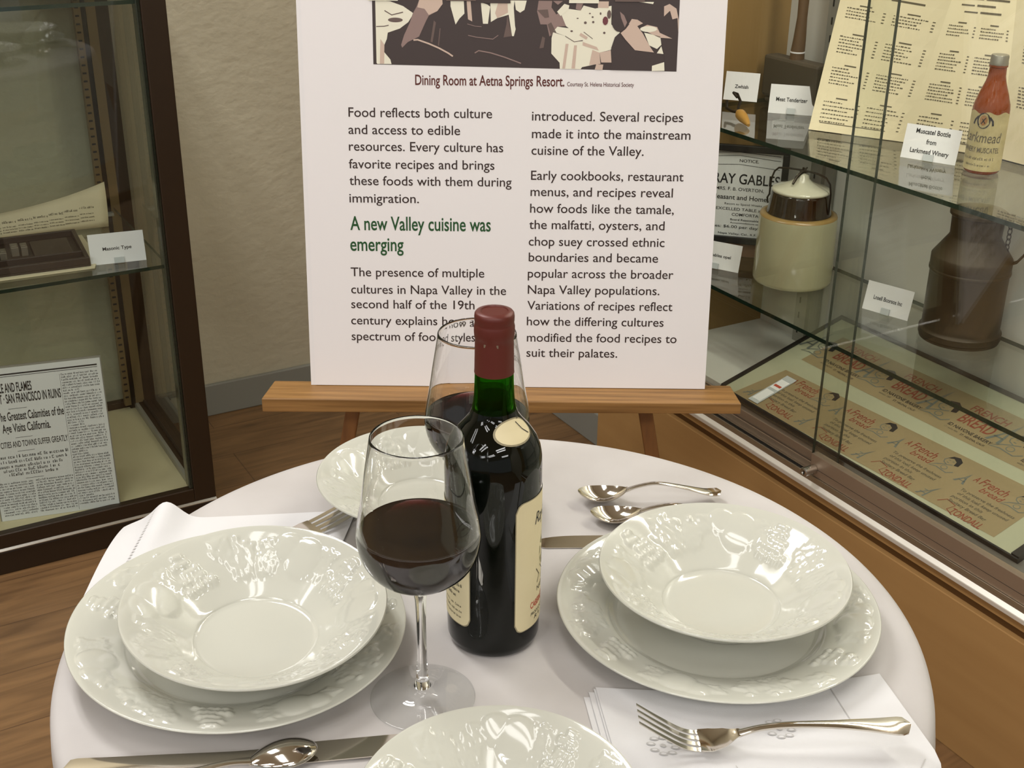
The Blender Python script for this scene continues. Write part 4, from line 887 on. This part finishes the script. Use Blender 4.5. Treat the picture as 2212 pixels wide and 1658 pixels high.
nr = thing('napkin', 'white folded embroidered napkin under the fork at the right near edge', 'napkin', (.066, .782, TZ), 0, 'white table napkins')
NRP = [Vector((.0, .0)), Vector((.228, .022)), Vector((.262, -.155)), Vector((.020, -.155))]
def rnap(k):
    off = [Vector((-.008, -.008)), Vector((-.004, -.003)), Vector((0, 0)), Vector((.0015, .001))][k]; z = .0006 + .0008 * k
    def fn(u, v):
        p = (NRP[0] * (1 - u) + NRP[1] * u) * (1 - v) + (NRP[3] * (1 - u) + NRP[2] * u) * v + off * (1 - u)
        wv = .0012 * sin(u * 7 + v * 4 + k) * u + .0006 * sin(v * 11)
        p.y -= .012 * sin(pi * min(1, max(0, u))) * (1 - v)
        q = drape(p.x + .066, p.y + .782, TZ + z + (wv * .15 if k else 0)); return (q[0] - .066, q[1] - .782, q[2] - TZ)
    return fn
for k in range(4):
    m = grid_mesh('n', rnap(k), 30, 16, M_napkin, 0)
    if k == 3:
        f3 = rnap(3)
        def nf(x, y, l): q = f3(x, y); return (q[0], q[1], q[2] + .0006 + l)
        m.f = nf
        def flower(cx, cy, s):
            for i in range(8):
                a = i * pi / 4 + .2; m.ell(cx + s * .75 * cos(a), cy + s * 1.15 * sin(a), s * .30, s * .26, M_embroid, .0, 8); m.ell(cx + s * .75 * cos(a), cy + s * 1.15 * sin(a), s * .18, s * .15, M_napkin, .0002, 8)
            m.ell(cx, cy, s * .2, s * .25, M_embroid, .0002, 8)
        flower(.16, .42, .05); flower(.555, .30, .05); flower(.60, .62, .035); flower(.16, .82, .04)
        m.line([(.80, .0), (.80, .33)], .003, M_embroid, .0001); m.line([(.36, .55), (.38, .7)], .003, M_embroid, .0001); m.line([(.95, .55), (.80, .80), (.76, .95)], .003, M_embroid, .0001)
    m.build('fold', nr, smooth=True, ang=80)

# ------------------------------------------------------------------ cutlery (local x runs from the tip to the handle end)
def ring(x, z, hw, depth, th, yo=0.0, K=9):
    top = []; bot = []
    for i in range(K):
        s_ = -1 + 2 * i / (K - 1); zz = z + depth * s_ * s_; t_ = th * (1 - .55 * abs(s_) ** 3)
        top.append((x, yo + hw * s_, zz)); bot.append((x, yo + hw * s_, zz - t_))
    return top + bot[::-1]
def handle_mesh(x0, x1, zs, ws, th=.0028, n=34):
    rs = []
    for i in range(n):
        u = i / (n - 1); x = x0 + (x1 - x0) * u
        z = np.interp(u, *zip(*zs)); w = np.interp(u, *zip(*ws))
        w *= sqrt(max(0.02, 1 - max(0, (u - .955) / .045) ** 2)); rs.append(ring(x, z, w, -.0008 * min(1, w / .004), th))
    m = M(); m.loft(rs, M_steel); return m
def smoothz(pts, n=40):
    q = catmull(pts, n); return [(a, b) for a, b in q]
def spoon(loc, rot, label, group, L=.143, flip=False):
    r = thing('teaspoon', label, 'spoon', loc, rot, group); rs = []; BL = .050
    for i in range(25):
        u = max(.004, min(.996, i / 24)); w = .0158 * (max(0, sin(pi * u ** .85))) ** .62; d = .0075 * sin(pi * u) ** .8
        if u > .9: w = max(w, .0034)
        rim = .0075 + .004 * (2 * u - 1) ** 2 + .0015 * u; rs.append(ring(u * BL, (rim - d) if not flip else (.002 + d), w, d if not flip else -d, .0012))
    m = M(); m.loft(rs, M_steel); m.build('spoon_bowl', r, smooth=True, ang=60)
    zs = smoothz([(0, .0125), (.12, .0165), (.32, .0195), (.6, .0145), (.85, .0085), (1, .0085)]) if not flip else smoothz([(0, .004), (.2, .007), (.6, .006), (1, .003)])
    m = handle_mesh(BL - .002, L, zs, smoothz([(0, .0034), (.15, .0026), (.5, .0030), (.75, .0050), (.92, .0078), (1, .0070)]), .0026); m.build('handle', r, smooth=True, ang=60)
    return r
CG = 'steel table cutlery'
d = Vector((.2073 - .0666, 1.1031 - 1.0887)); spoon((.0660, 1.0720, TZ + .003), atan2(.0085, .14), 'steel teaspoon lying farther from the right plate, fully in view', 'steel spoons')
spoon((.0765, 1.0370, TZ + .0005), atan2(.004, .145), 'steel teaspoon half hidden behind the right hand soup bowl', 'steel spoons', .147)
spoon((-.1375, .7075, TZ + .0062), pi + atan2(.016, .040), 'steel spoon lying bowl down across the knife at the near left', 'steel spoons', .15, flip=True)
def fork(loc, rot, label, L=.198, tip=.030):
    r = thing('dinner_fork', label, 'fork', loc, rot, 'steel forks')
    zt = smoothz([(0, tip), (.018, .0065 + (tip - .0065) * .46), (.036, .0065), (.052, .0048), (.066, .0085), (.074, .0125)])
    X, Z = zip(*zt)
    m = M()
    for k in range(4):
        yo = (k - 1.5) * .0062; rs = []
        for i in range(14):
            x = .050 * i / 13; rs.append(ring(x, np.interp(x, X, Z), .0011 + .0009 * min(1, x / .03), 0, .0016, yo * (1 + .06 * (1 - x / .05)), 5))
        m.loft(rs, M_steel)
    m.build('tines', r, smooth=True, ang=60)
    rs = []
    for i in range(16):
        u = i / 15; x = .046 + .030 * u; w = np.interp(u, [0, .25, .6, .85, 1], [.0114, .0122, .0095, .0050, .0034]); rs.append(ring(x, np.interp(x, X, Z), w, .0012 * (1 - u), .0018))
    m = M(); m.loft(rs, M_steel); m.build('fork_palm', r, smooth=True, ang=60)
    m = handle_mesh(.074, L, smoothz([(0, .0128), (.14, .0180), (.34, .0205), (.65, .0205), (.9, .0190), (1, .0200)]), smoothz([(0, .0036), (.15, .0027), (.5, .0036), (.75, .0065), (.92, .0095), (1, .0085)]), .003); m.build('handle', r, smooth=True, ang=60)
    return r
fork((.0925, .7125, TZ + .0062), atan2(.004, .2), 'steel fork lying on the embroidered napkin at the near right')
FL = fork((-.1455, 1.0500, TZ + .0034), pi + atan2(.039, .041), 'steel fork tucked under the left hand plate with only its tines showing', .165, .016)
FL.scale = (1.16, 1.16, .55)
def knife(loc, rot, label, L=.225):
    r = thing('table_knife', label, 'knife', loc, rot, 'steel knives'); rs = []
    for i in range(26):
        u = i / 25; x = .118 * u; up_ = .0095 * (1 - (1 - min(1, u / .35)) ** 2.2) ** .6 if u > 0 else .0006; lo = .0085 * min(1, (u / .08 + .05)) ** .5
        up_ = max(up_, .0006)
        if u > .9: up_ *= 1 - (u - .9) * 5; lo *= 1 - (u - .9) * 5
        rs.append([(x, -lo, .0008), (x, 0, .0016), (x, up_, .0026), (x, up_, .0016), (x, 0, .0002), (x, -lo, .0002)])
    m = M(); m.loft(rs, M_steel); m.build('blade', r, smooth=True, ang=40)
    m = handle_mesh(.116, L, smoothz([(0, .0036), (.5, .0048), (1, .0045)]), smoothz([(0, .0045), (.2, .0046), (.7, .0078), (.93, .0098), (1, .009)]), .0042); m.build('handle', r, smooth=True, ang=60)
    return r
knife((.0230, .9955, TZ + .0005), atan2(.008, .2), 'steel table knife with its handle hidden under the right hand plate')
KN = knife((-.0620, .7205, TZ + .0005), pi + atan2(.033, .213), 'steel table knife along the near left table edge beside the spoon', .255); KN.scale = (1, 1.3, 1)
